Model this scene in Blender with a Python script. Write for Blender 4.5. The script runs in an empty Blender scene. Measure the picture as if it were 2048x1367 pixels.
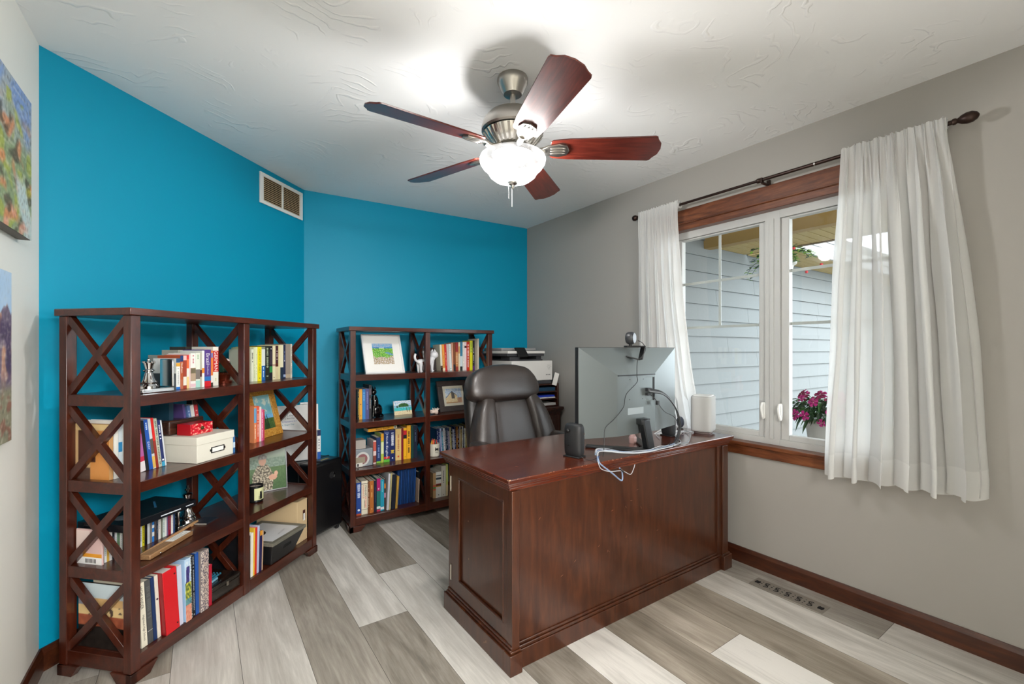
import bpy, math, random
from math import sin, cos, pi, radians, sqrt
from mathutils import Vector, Matrix, noise as MN

SC = bpy.context.scene
COL = SC.collection
random.seed(7)

# ------------------------------------------------------------------ camera
cam = bpy.data.cameras.new('camera')
cam.sensor_width = 36.0
cam.lens = 902.2 / 2048 * 36.0
cam.shift_y = 14.3 / 2048
cam.clip_start = 0.02
cam_o = bpy.data.objects.new('camera', cam)
cam_o.location = (0, 0, 1.257)
cam_o.rotation_euler = (pi / 2, 0, -radians(34.566))
COL.objects.link(cam_o)
SC.camera = cam_o

# ------------------------------------------------------------------ light
w = bpy.data.worlds.new('sky')
w.use_nodes = True
SC.world = w
nt = w.node_tree
bg = nt.nodes['Background']
bg.inputs[0].default_value = (0.88, 0.94, 1.0, 1)
bg.inputs[1].default_value = 6.5

sun = bpy.data.lights.new('sun', 'SUN')
sun.energy = 2.2
sun.angle = radians(1.0)
sun.color = (1.0, 0.95, 0.86)
sun_o = bpy.data.objects.new('sun', sun)
sun_o.rotation_euler = Vector((0.5, 0.75, 0.8)).to_track_quat('Z', 'Y').to_euler()
COL.objects.link(sun_o)

def area(name, loc, target, sx, sy, power, color=(1, 1, 1)):
    l = bpy.data.lights.new(name, 'AREA')
    l.shape = 'RECTANGLE'; l.size = sx; l.size_y = sy
    l.energy = power; l.color = color
    o = bpy.data.objects.new(name, l)
    o.location = loc
    o.rotation_euler = (Vector(loc) - Vector(target)).to_track_quat('Z', 'Y').to_euler()
    COL.objects.link(o)
    return o

# added fill lamp behind the camera, in a made-up hall; brightens the room
area('added_fill_light', (0.5, -1.7, 2.3), (0.9, 0.8, 1.1), 1.6, 1.0, 190, (1.0, 0.985, 0.97))
# bulbs of the fan lamp: two small lamps inside the glass bowl
FAN = (1.120, 1.6205)
for i, (dx, dy) in enumerate(((-.05, .02), (.05, -.02))):
    l = bpy.data.lights.new('fan_bulb_light', 'POINT')
    l.energy = 22.5; l.shadow_soft_size = 0.05; l.color = (1.0, 0.99, 0.975)
    o = bpy.data.objects.new('fan_bulb_light', l)
    o.location = (FAN[0] + dx, FAN[1] + dy, 2.055)
    COL.objects.link(o)

SC.view_settings.view_transform = 'Standard'
SC.view_settings.look = 'None'
SC.view_settings.exposure = 0.30
SC.view_settings.gamma = 1.0
SC.view_settings.use_curve_mapping = False
SC.cycles.use_denoising = True
SC.cycles.max_bounces = 8
SC.cycles.diffuse_bounces = 5
SC.cycles.glossy_bounces = 3
SC.cycles.transmission_bounces = 6
SC.cycles.transparent_max_bounces = 10
SC.cycles.sample_clamp_indirect = 6.0
SC.cycles.caustics_reflective = False
SC.cycles.caustics_refractive = False

# ------------------------------------------------------------------ helpers
def lin(c):
    if isinstance(c, str):
        c = c.lstrip('#'); c = tuple(int(c[i:i + 2], 16) / 255 for i in (0, 2, 4))
    return tuple((v / 12.92 if v <= .04045 else ((v + .055) / 1.055) ** 2.4) for v in c[:3])

_mc = {}
def mat(c, rough=.5, metal=0.0, spec=.5, coat=0.0, name=None, emit=0.0):
    key = (c, rough, metal, spec, coat, emit)
    if key in _mc: return _mc[key]
    m = bpy.data.materials.new(name or 'paint_' + str(c).strip('#'))
    m.use_nodes = True
    b = m.node_tree.nodes['Principled BSDF']
    b.inputs['Base Color'].default_value = (*lin(c), 1)
    b.inputs['Roughness'].default_value = rough
    b.inputs['Metallic'].default_value = metal
    b.inputs['Specular IOR Level'].default_value = spec
    if coat: b.inputs['Coat Weight'].default_value = coat; b.inputs['Coat Roughness'].default_value = .12
    if emit: b.inputs['Emission Color'].default_value = (*lin(c), 1); b.inputs['Emission Strength'].default_value = emit
    _mc[key] = m
    return m

def N(m, t, **k):
    n = m.node_tree.nodes.new(t)
    for a, v in k.items():
        if a.startswith('i_'):
            n.inputs[a[2:].replace('_', ' ')].default_value = v
        else: setattr(n, a, v)
    return n
def L(m, a, b): m.node_tree.links.new(a, b)
def bsdf(m): return m.node_tree.nodes['Principled BSDF']

def ramp(m, pts):
    r = N(m, 'ShaderNodeValToRGB')
    e = r.color_ramp.elements
    e[0].position, e[0].color = pts[0][0], (*lin(pts[0][1]), 1)
    e[1].position, e[1].color = pts[-1][0], (*lin(pts[-1][1]), 1)
    for p, c in pts[1:-1]:
        x = e.new(p); x.color = (*lin(c), 1)
    return r

def wood(name, dark, mid, light, scale=(2, 14, 14), rough=.3, coat=.3, space='Object', bump=.02):
    m = bpy.data.materials.new(name); m.use_nodes = True
    b = bsdf(m)
    tc = N(m, 'ShaderNodeTexCoord')
    mp = N(m, 'ShaderNodeMapping'); mp.inputs['Scale'].default_value = scale
    L(m, tc.outputs[space], mp.inputs['Vector'])
    n1 = N(m, 'ShaderNodeTexNoise'); n1.inputs['Scale'].default_value = 4.5; n1.inputs['Detail'].default_value = 6
    n1.inputs['Roughness'].default_value = .6; n1.inputs['Distortion'].default_value = .6
    L(m, mp.outputs[0], n1.inputs['Vector'])
    r = ramp(m, [(.28, dark), (.5, mid), (.74, light)])
    L(m, n1.outputs[0], r.inputs[0])
    L(m, r.outputs[0], b.inputs['Base Color'])
    b.inputs['Roughness'].default_value = rough
    b.inputs['Coat Weight'].default_value = coat
    b.inputs['Coat Roughness'].default_value = .15
    bp = N(m, 'ShaderNodeBump'); bp.inputs['Strength'].default_value = bump; bp.inputs['Distance'].default_value = .002
    L(m, n1.outputs[0], bp.inputs['Height']); L(m, bp.outputs[0], b.inputs['Normal'])
    return m

def plaster(name, c, rough=.55, bump=.06, scale=90, spec=.4):
    m = bpy.data.materials.new(name); m.use_nodes = True
    b = bsdf(m)
    b.inputs['Base Color'].default_value = (*lin(c), 1)
    b.inputs['Roughness'].default_value = rough
    b.inputs['Specular IOR Level'].default_value = spec
    tc = N(m, 'ShaderNodeTexCoord')
    n1 = N(m, 'ShaderNodeTexNoise'); n1.inputs['Scale'].default_value = scale; n1.inputs['Detail'].default_value = 4
    L(m, tc.outputs['Object'], n1.inputs['Vector'])
    bp = N(m, 'ShaderNodeBump'); bp.inputs['Strength'].default_value = bump; bp.inputs['Distance'].default_value = .004
    L(m, n1.outputs[0], bp.inputs['Height']); L(m, bp.outputs[0], b.inputs['Normal'])
    return m

def attr_mat(name, rough=.6, spec=.3, coat=0.0):
    m = bpy.data.materials.new(name); m.use_nodes = True
    a = N(m, 'ShaderNodeAttribute'); a.attribute_name = 'Col'
    L(m, a.outputs['Color'], bsdf(m).inputs['Base Color'])
    bsdf(m).inputs['Roughness'].default_value = rough
    bsdf(m).inputs['Specular IOR Level'].default_value = spec
    if coat: bsdf(m).inputs['Coat Weight'].default_value = coat; bsdf(m).inputs['Coat Roughness'].default_value = .05
    return m

class MB:
    def __init__(s): s.v = []; s.f = []; s.fm = []; s.mats = []; s.T = Matrix()
    def add(s, vs, fs, m):
        if m not in s.mats: s.mats.append(m)
        k = s.mats.index(m); o = len(s.v)
        s.v += [s.T @ Vector(v) for v in vs]
        s.f += [tuple(i + o for i in f) for f in fs]
        s.fm += [k] * len(fs)
        return s
    def box(s, x0, y0, z0, x1, y1, z1, m):
        vs = [(x0, y0, z0), (x1, y0, z0), (x1, y1, z0), (x0, y1, z0), (x0, y0, z1), (x1, y0, z1), (x1, y1, z1), (x0, y1, z1)]
        return s.add(vs, [(0, 3, 2, 1), (4, 5, 6, 7), (0, 1, 5, 4), (1, 2, 6, 5), (2, 3, 7, 6), (3, 0, 4, 7)], m)
    def prism(s, poly, a, b, m, ax='z'):
        """poly: 2d outline (ccw), extruded from a to b along ax ('z': xy, 'y': xz, 'x': yz)"""
        def P(p, t): return (p[0], p[1], t) if ax == 'z' else ((p[0], t, p[1]) if ax == 'y' else (t, p[0], p[1]))
        n = len(poly)
        vs = [P(p, a) for p in poly] + [P(p, b) for p in poly]
        fs = [tuple(range(n))[::-1], tuple(range(n, 2 * n))] + [(i, (i + 1) % n, n + (i + 1) % n, n + i) for i in range(n)]
        if ax == 'y': fs = [f[::-1] for f in fs]
        return s.add(vs, fs, m)
    def bar(s, p, q, wd, th, m, up=(0, 0, 1)):
        """straight bar from p to q, width wd across 'side', thickness th along 'up'"""
        p, q = Vector(p), Vector(q); d = (q - p).normalized(); up = Vector(up)
        sd = d.cross(up).normalized() * wd / 2; u = sd.cross(d).normalized() * th / 2
        vs = [p - sd - u, p + sd - u, p + sd + u, p - sd + u, q - sd - u, q + sd - u, q + sd + u, q - sd + u]
        return s.add(vs, [(0, 3, 2, 1), (4, 5, 6, 7), (0, 1, 5, 4), (1, 2, 6, 5), (2, 3, 7, 6), (3, 0, 4, 7)], m)
    def lathe(s, prof, m, n=24, c=(0, 0, 0), M=None, cap=True):
        M = M or Matrix(); vs = []; fs = []
        for r, z in prof:
            for i in range(n):
                a = 2 * pi * i / n
                vs.append(M @ Vector((r * cos(a), r * sin(a), z)) + Vector(c))
        k = len(prof)
        for j in range(k - 1):
            for i in range(n):
                a, b = j * n + i, j * n + (i + 1) % n
                fs.append((a, b, b + n, a + n))
        if cap:
            fs.append(tuple(range(n))[::-1]); fs.append(tuple(range((k - 1) * n, k * n)))
        return s.add(vs, fs, m)
    def tube(s, pts, r, m, n=8, close=False):
        pts = [Vector(p) for p in pts]; k = len(pts); vs = []; fs = []
        rr = r if isinstance(r, (list, tuple)) else [r] * k
        d0 = (pts[1] - pts[0]).normalized()
        ref = Vector((0, 0, 1)) if abs(d0.z) < .9 else Vector((1, 0, 0))
        u = d0.cross(ref).normalized()
        for i, p in enumerate(pts):
            d = (pts[min(i + 1, k - 1)] - pts[max(i - 1, 0)]).normalized()
            u = (u - d * u.dot(d)).normalized(); v = d.cross(u)
            for j in range(n):
                a = 2 * pi * j / n
                vs.append(p + (u * cos(a) + v * sin(a)) * rr[i])
        for i in range(k - 1):
            for j in range(n):
                a, b = i * n + j, i * n + (j + 1) % n
                fs.append((a, b, b + n, a + n))
        fs.append(tuple(range(n))[::-1]); fs.append(tuple(range((k - 1) * n, k * n)))
        return s.add(vs, fs, m)
    def super(s, c, r, m, e1=.4, e2=.4, nu=28, nv=16, fn=None, M=None):
        """superellipsoid: e small = boxy, 1 = ellipsoid; fn warps a local point"""
        M = M or Matrix()
        def sp(x, e): return math.copysign(abs(x) ** e, x)
        vs = []; fs = []
        for j in range(nv + 1):
            ph = -pi / 2 + pi * j / nv
            for i in range(nu):
                th = 2 * pi * i / nu
                p = Vector((r[0] * sp(cos(ph), e1) * sp(cos(th), e2), r[1] * sp(cos(ph), e1) * sp(sin(th), e2), r[2] * sp(sin(ph), e1)))
                if fn: p = fn(p)
                vs.append(M @ p + Vector(c))
        for j in range(nv):
            for i in range(nu):
                a, b = j * nu + i, j * nu + (i + 1) % nu
                fs.append((a, b, b + nu, a + nu))
        return s.add(vs, fs, m)
    def text(s, string, m, length, height, M, fit=False):
        """flat lettering centred on the origin in its own xy plane, placed by M; length along x, height along y"""
        g = glyphs(string)
        if not g: return s
        vs, fs, x0, x1, y0, y1 = g
        sx = length / (x1 - x0); sy = height / (y1 - y0)
        if not fit: sx = sy = min(sx, sy)
        cx, cy = (x0 + x1) / 2, (y0 + y1) / 2
        return s.add([M @ Vector(((v[0] - cx) * sx, (v[1] - cy) * sy, 0)) for v in vs], fs, m)
    def build(s, name, parent=None, bevel=0, seg=2, smooth=35, loc=None, rot=None):
        me = bpy.data.meshes.new(name)
        me.from_pydata(s.v, [], s.f)
        for m in s.mats: me.materials.append(m)
        me.polygons.foreach_set('material_index', s.fm)
        if smooth:
            me.polygons.foreach_set('use_smooth', [True] * len(s.f))
            me.update()
            me.set_sharp_from_angle(angle=radians(smooth))
        me.validate(); me.update()
        o = bpy.data.objects.new(name, me)
        COL.objects.link(o)
        if parent: o.parent = parent
        if loc: o.location = loc
        if rot: o.rotation_euler = rot
        if bevel:
            b = o.modifiers.new('edge', 'BEVEL'); b.width = bevel; b.segments = seg
            b.limit_method = 'ANGLE'; b.angle_limit = radians(50)
        return o

_g = {}
def glyphs(string):
    if string in _g: return _g[string]
    cu = bpy.data.curves.new('lettering', 'FONT'); cu.body = string; cu.resolution_u = 3
    ob = bpy.data.objects.new('lettering', cu)
    me = ob.to_mesh()
    vs = [tuple(v.co) for v in me.vertices]; fs = [tuple(p.vertices) for p in me.polygons]
    r = None
    if vs:
        xs = [v[0] for v in vs]; ys = [v[1] for v in vs]
        r = (vs, fs, min(xs), max(xs), min(ys), max(ys))
    ob.to_mesh_clear(); bpy.data.objects.remove(ob); bpy.data.curves.remove(cu)
    _g[string] = r
    return r

def picture(name, wd, ht, nx, ny, fn, m, parent=None, M=None):
    """flat painted sheet in the local xz plane facing -y; fn(u, v) -> srgb colour"""
    vs = [(wd * i / nx - wd / 2, 0, ht * j / ny) for j in range(ny + 1) for i in range(nx + 1)]
    if M: vs = [M @ Vector(v) for v in vs]
    fs = [(j * (nx + 1) + i, j * (nx + 1) + i + 1, (j + 1) * (nx + 1) + i + 1, (j + 1) * (nx + 1) + i) for j in range(ny) for i in range(nx)]
    me = bpy.data.meshes.new(name); me.from_pydata(vs, [], fs)
    ca = me.color_attributes.new('Col', 'FLOAT_COLOR', 'POINT')
    k = 0
    for j in range(ny + 1):
        for i in range(nx + 1):
            ca.data[k].color = (*lin(fn(i / nx, j / ny)), 1); k += 1
    me.materials.append(m)
    o = bpy.data.objects.new(name, me); COL.objects.link(o)
    if parent: o.parent = parent
    return o

def thing(name, label, cat, loc=(0, 0, 0), rz=0, group=None, M=None):
    o = bpy.data.objects.new(name, None); COL.objects.link(o)
    o.empty_display_size = .05
    if M is not None: o.matrix_world = M
    else: o.location = loc; o.rotation_euler = (0, 0, rz)
    return tag(o, label, cat, group)
def tag(o, label, cat, group=None):
    o['label'] = label; o['category'] = cat
    if group: o['group'] = group
    return o
def struct(o): o['kind'] = 'structure'; return o
def T(x, y, z): return Matrix.Translation((x, y, z))
def R(a, ax='Z'): return Matrix.Rotation(radians(a), 4, ax)
def mixc(a, b, t):
    a = a if not isinstance(a, str) else tuple(int(a.lstrip('#')[i:i + 2], 16) / 255 for i in (0, 2, 4))
    b = b if not isinstance(b, str) else tuple(int(b.lstrip('#')[i:i + 2], 16) / 255 for i in (0, 2, 4))
    t = max(0, min(1, t))
    return tuple(a[i] * (1 - t) + b[i] * t for i in range(3))
def nz(x, y, z=0): return MN.noise(Vector((x, y, z)))
def spline(pts, k=8):
    pts = [Vector(p) for p in pts]; out = []
    P = [pts[0]] + pts + [pts[-1]]
    for i in range(1, len(P) - 2):
        for j in range(k):
            t = j / k
            a, b, c, d = P[i - 1], P[i], P[i + 1], P[i + 2]
            out.append(.5 * ((2 * b) + (c - a) * t + (2 * a - 5 * b + 4 * c - d) * t * t + (3 * b - a - 3 * c + d) * t ** 3))
    out.append(pts[-1])
    return out

# ------------------------------------------------------------------ materials
BLUE = plaster('satin_blue_paint', '#0092b4', rough=.5, bump=.05, spec=.28)
GREY = plaster('grey_wall_paint', '#a39f99', rough=.5, bump=.05)
CREAM = plaster('cream_wall_paint', '#eeede6', rough=.55, bump=.05)
CHERRY = wood('cherry_wood', '#2c1109', '#41190d', '#562615', scale=(9, 9, 1.6), rough=.3, coat=.35)
CHERRY_H = wood('cherry_wood_level', '#2c1109', '#41190d', '#562615', scale=(1.6, 9, 9), rough=.28, coat=.4)
DESKW = wood('desk_wood', '#2d1006', '#3f1e0d', '#522a14', scale=(7, 7, 1.0), rough=.3, coat=.35)
DESKT = wood('desk_top_wood', '#3f1409', '#52200e', '#652e17', scale=(1.2, 9, 9), rough=.2, coat=.6)
TRIMW = wood('walnut_trim', '#43200f', '#64351c', '#84502f', scale=(10, 1.3, 10), rough=.35, coat=.2)
BASEW = wood('baseboard_wood', '#2f120a', '#44200f', '#5a2e17', scale=(10, 1.3, 10), rough=.35, coat=.2)
BLADEW = wood('blade_wood', '#3c130e', '#511c14', '#6c2a1d', scale=(1.5, 14, 14), rough=.28, coat=.3)
NICKEL = mat('#aaa6a0', .3, 1.0, name='brushed_nickel')
CHROME = mat('#dcdcdc', .08, 1.0, name='chrome')
BLACK = mat('#121213', .45, name='black_plastic')
BRONZE = mat('#33231d', .35, .6, name='oil_rubbed_bronze')
WHITE = mat('#e9e9e6', .4, name='white_plastic')
VINYL = mat('#bebebc', .45, name='white_vinyl')
PAPER = mat('#efeee8', .8, name='paper')
PAINTED = attr_mat('painted_canvas', .7)
PRINT = attr_mat('glossy_print', .35, .5)

# ceiling with swirled trowel texture
CEIL = plaster('ceiling_texture', '#f3f3f3', rough=.8, bump=.05)
def ceil_tex(m):
    b = bsdf(m)
    tc = N(m, 'ShaderNodeTexCoord')
    n0 = N(m, 'ShaderNodeTexNoise'); n0.inputs['Scale'].default_value = 1.9; n0.inputs['Detail'].default_value = 2
    L(m, tc.outputs['Object'], n0.inputs['Vector'])
    mx = N(m, 'ShaderNodeMixRGB'); mx.inputs[0].default_value = .32
    L(m, tc.outputs['Object'], mx.inputs[1]); L(m, n0.outputs['Color'], mx.inputs[2])
    wv = N(m, 'ShaderNodeTexWave'); wv.wave_type = 'RINGS'; wv.inputs['Scale'].default_value = 12
    wv.inputs['Distortion'].default_value = 9; wv.inputs['Detail'].default_value = 2; wv.inputs['Detail Scale'].default_value = .8
    L(m, mx.outputs[0], wv.inputs['Vector'])
    r = N(m, 'ShaderNodeValToRGB'); r.color_ramp.elements[0].position = .86; r.color_ramp.elements[1].position = .98
    L(m, wv.outputs['Fac'], r.inputs[0])
    n2 = N(m, 'ShaderNodeTexNoise'); n2.inputs['Scale'].default_value = 4.5; n2.inputs['Detail'].default_value = 3
    L(m, tc.outputs['Object'], n2.inputs['Vector'])
    r2 = N(m, 'ShaderNodeValToRGB'); r2.color_ramp.elements[0].position = .5; r2.color_ramp.elements[1].position = .62
    L(m, n2.outputs[0], r2.inputs[0])
    ml = N(m, 'ShaderNodeMath', operation='MULTIPLY')
    L(m, r.outputs[0], ml.inputs[0]); L(m, r2.outputs[0], ml.inputs[1])
    bp = N(m, 'ShaderNodeBump'); bp.inputs['Strength'].default_value = .42; bp.inputs['Distance'].default_value = .006
    L(m, ml.outputs[0], bp.inputs['Height']); L(m, bp.outputs[0], b.inputs['Normal'])
ceil_tex(CEIL)

# ------------------------------------------------------------------ room
ZC = 2.44
LX, RX, RY = -.52, 2.635, -.5           # left wall, right wall, rear wall
CL, CA, CR = (LX, 2.49), (.63, 3.64), (RX, 3.563)
def slab(name, p, q, z0, z1, th, m):
    """wall from p to q (2d), inner face on the line, thickness th to the left of p->q"""
    d = Vector((q[0] - p[0], q[1] - p[1])); n = Vector((-d.y, d.x)).normalized() * th
    mb = MB(); mb.prism([(p[0], p[1]), (q[0], q[1]), (q[0] + n.x, q[1] + n.y), (p[0] + n.x, p[1] + n.y)], z0, z1, m)
    o = mb.build(name, smooth=0); return struct(o)
slab('wall_left', (LX, RY), CL, 0, ZC, .12, CREAM)
slab('wall_diagonal', CL, CA, 0, ZC, .12, BLUE)
slab('wall_back', CA, CR, 0, ZC, .12, BLUE)
# right wall with window opening
WY0, WY1, WZ0, WZ1 = .625, 1.985, .70, 2.08
mb = MB()
for y0, y1, z0, z1 in ((RY, WY0, 0, ZC), (WY1, 3.7, 0, ZC), (WY0, WY1, 0, WZ0), (WY0, WY1, WZ1, ZC)):
    mb.box(RX, y0, z0, RX + .16, y1, z1, GREY)
struct(mb.build('wall_right', smooth=0))
# rear wall; unseen doorway and hall are added to let the fill light in
mb = MB()
for x0, x1, z0, z1 in ((LX - .12, -.45, 0, ZC), (1.25, RX + .16, 0, ZC), (-.45, 1.25, 2.06, ZC)):
    mb.box(x0, RY - .12, z0, x1, RY, z1, CREAM)
struct(mb.build('wall_rear', smooth=0))
mb = MB()
mb.box(-.9, -2.5, 0, 1.9, -2.4, ZC, CREAM); mb.box(-1.0, -2.5, 0, -.9, RY - .12, ZC, CREAM); mb.box(1.9, -2.5, 0, 2.0, RY - .12, ZC, CREAM)
struct(mb.build('wall_added_hall', smooth=0))
mb = MB(); mb.box(-1.0, -2.5, ZC, RX + .16, 3.8, ZC + .1, CEIL)
struct(mb.build('ceiling', smooth=0))

# floor: planks of 229 mm running away from the camera, one tone per plank
def floor():
    pitch, x0 = .2287, -.098
    explicit = {-2: [(-2.5, 2.34, .50, .2), (2.34, 3.8, .6, .2)], -1: [(-2.5, 2.20, .70, .2), (2.20, 3.8, .52, .5)],
        0: [(-2.5, 1.1, .5, .3), (1.1, 3.8, .80, .15)], 1: [(-2.5, .8, .6, .3), (.8, 3.8, .78, .15)],
        2: [(-2.5, 1.5, .8, .2), (1.5, 3.8, .46, .3)], 3: [(-2.5, .9, .7, .2), (.9, 2.07, .42, .35), (2.07, 3.8, .80, .1)],
        4: [(-2.5, 1.2, .6, .2), (1.2, 2.50, .80, .1), (2.50, 3.8, .36, .4)],
        5: [(-2.5, .9, .8, .2), (.9, 1.9, .42, .35), (1.9, 3.8, .80, .1)],
        6: [(-2.5, .6, .5, .2), (.6, 1.95, .88, .05), (1.95, 3.8, .34, .4)],
        7: [(-2.5, .55, .8, .2), (.55, 2.0, .40, .65), (2.0, 3.8, .7, .3)],
        8: [(-2.5, 1.07, .93, .05), (1.07, 2.6, .60, .7), (2.6, 3.8, .5, .3)],
        9: [(-2.5, .1, .8, .2), (.1, 1.8, .46, .7), (1.8, 3.8, .8, .2)],
        10: [(-2.5, -.2, .5, .2), (-.2, 1.9, .80, .15), (1.9, 3.8, .5, .3)],
        11: [(-2.5, .71, .82, .15), (.71, 2.2, .50, .15), (2.2, 3.8, .8, .2)]}
    vs, fs, tone = [], [], []
    for k in range(-4, 13):
        a, b = x0 + k * pitch, x0 + (k + 1) * pitch
        for (y0, y1, t, wm) in explicit.get(k, [(-2.5, .4, .6, .3), (.4, 3.8, .5, .3)]):
            g = .0007; i = len(vs)
            vs += [(a + g, y0 + g, 0), (b - g, y0 + g, 0), (b - g, y1 - g, 0), (a + g, y1 - g, 0)]
            e = .0022
            vs += [(a - 0, y0, -e), (b, y0, -e), (b, y1, -e), (a, y1, -e)]
            fs.append((i, i + 1, i + 2, i + 3)); tone.append((t, wm, random.random()))
            for q in range(4):
                fs.append((i + q, i + 4 + q, i + 4 + (q + 1) % 4, i + (q + 1) % 4)); tone.append((.0, wm, .5))
    me = bpy.data.meshes.new('floor'); me.from_pydata(vs, [], fs)
    ca = me.color_attributes.new('Tone', 'FLOAT_COLOR', 'CORNER')
    for p, t in zip(me.polygons, tone):
        for li in p.loop_indices: ca.data[li].color = (*t, 1)
    m = bpy.data.materials.new('vinyl_plank'); m.use_nodes = True; b = bsdf(m)
    at = N(m, 'ShaderNodeAttribute'); at.attribute_name = 'Tone'
    sep = N(m, 'ShaderNodeSeparateColor'); L(m, at.outputs['Color'], sep.inputs[0])
    tc = N(m, 'ShaderNodeTexCoord')
    off = N(m, 'ShaderNodeMath', operation='MULTIPLY'); off.inputs[1].default_value = 37.0; L(m, sep.outputs[2], off.inputs[0])
    cmb = N(m, 'ShaderNodeCombineXYZ'); L(m, off.outputs[0], cmb.inputs[0]); L(m, off.outputs[0], cmb.inputs[1])
    va = N(m, 'ShaderNodeVectorMath', operation='ADD'); L(m, tc.outputs['Object'], va.inputs[0]); L(m, cmb.outputs[0], va.inputs[1])
    def noise(scale, sx, sy, det, rough, dist):
        mp = N(m, 'ShaderNodeMapping'); mp.inputs['Scale'].default_value = (sx, sy, 1); L(m, va.outputs[0], mp.inputs[0])
        n = N(m, 'ShaderNodeTexNoise'); n.inputs['Scale'].default_value = scale; n.inputs['Detail'].default_value = det
        n.inputs['Roughness'].default_value = rough; n.inputs['Distortion'].default_value = dist
        L(m, mp.outputs[0], n.inputs['Vector']); return n
    n1 = noise(1, 9, 1.3, 5, .6, 1.2)      # broad cathedral figure
    n2 = noise(1, 90, 5, 4, .7, .3)        # fine grain
    # tone -> colours
    r = ramp(m, [(0, '#3d3a36'), (.32, '#7c776f'), (.5, '#9b968e'), (.8, '#c6c3bd'), (.95, '#dcd9d3')])
    def lincomb(a, ka, bb):
        x = N(m, 'ShaderNodeMath', operation='MULTIPLY_ADD'); L(m, a, x.inputs[0]); x.inputs[1].default_value = ka; L(m, bb, x.inputs[2]); return x.outputs[0]
    s1 = N(m, 'ShaderNodeMath', operation='SUBTRACT'); L(m, n1.outputs[0], s1.inputs[0]); s1.inputs[1].default_value = .5
    s2 = N(m, 'ShaderNodeMath', operation='SUBTRACT'); L(m, n2.outputs[0], s2.inputs[0]); s2.inputs[1].default_value = .5
    v = lincomb(s1.outputs[0], .75, sep.outputs[0]); v = lincomb(s2.outputs[0], .38, v)
    L(m, v, r.inputs[0])
    warm = N(m, 'ShaderNodeMixRGB', blend_type='MULTIPLY'); warm.inputs[2].default_value = (1.0, .90, .78, 1)
    L(m, sep.outputs[1], warm.inputs[0]); L(m, r.outputs[0], warm.inputs[1])
    L(m, warm.outputs[0], b.inputs['Base Color'])
    b.inputs['Roughness'].default_value = .42; b.inputs['Specular IOR Level'].default_value = .4
    bp = N(m, 'ShaderNodeBump'); bp.inputs['Strength'].default_value = .12; bp.inputs['Distance'].default_value = .002
    L(m, n2.outputs[0], bp.inputs['Height']); L(m, bp.outputs[0], b.inputs['Normal'])
    me.materials.append(m)
    o = bpy.data.objects.new('floor', me); COL.objects.link(o); struct(o)
floor()

def baseboard(name, p, q, m=BASEW):
    d = Vector((q[0] - p[0], q[1] - p[1])); L_ = d.length; n = Vector((d.y, -d.x)).normalized()
    mb = MB(); prof = [(0, 0), (.014, 0), (.014, .07), (.010, .082), (.006, .09), (0, .09)]
    vs = []
    for base in (p, q):
        for a, z in prof: vs.append((base[0] + n.x * a, base[1] + n.y * a, z))
    k = len(prof)
    fs = [(i, (i + 1) % k, k + (i + 1) % k, k + i) for i in range(k)] + [tuple(range(k))[::-1], tuple(range(k, 2 * k))]
    mb.add(vs, fs, m); return struct(mb.build(name, smooth=0))
baseboard('baseboard_left', (LX, RY), CL)
baseboard('baseboard_diagonal', CL, CA)
baseboard('baseboard_back', CA, CR)
baseboard('baseboard_right', CR, (RX, RY))

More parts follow.
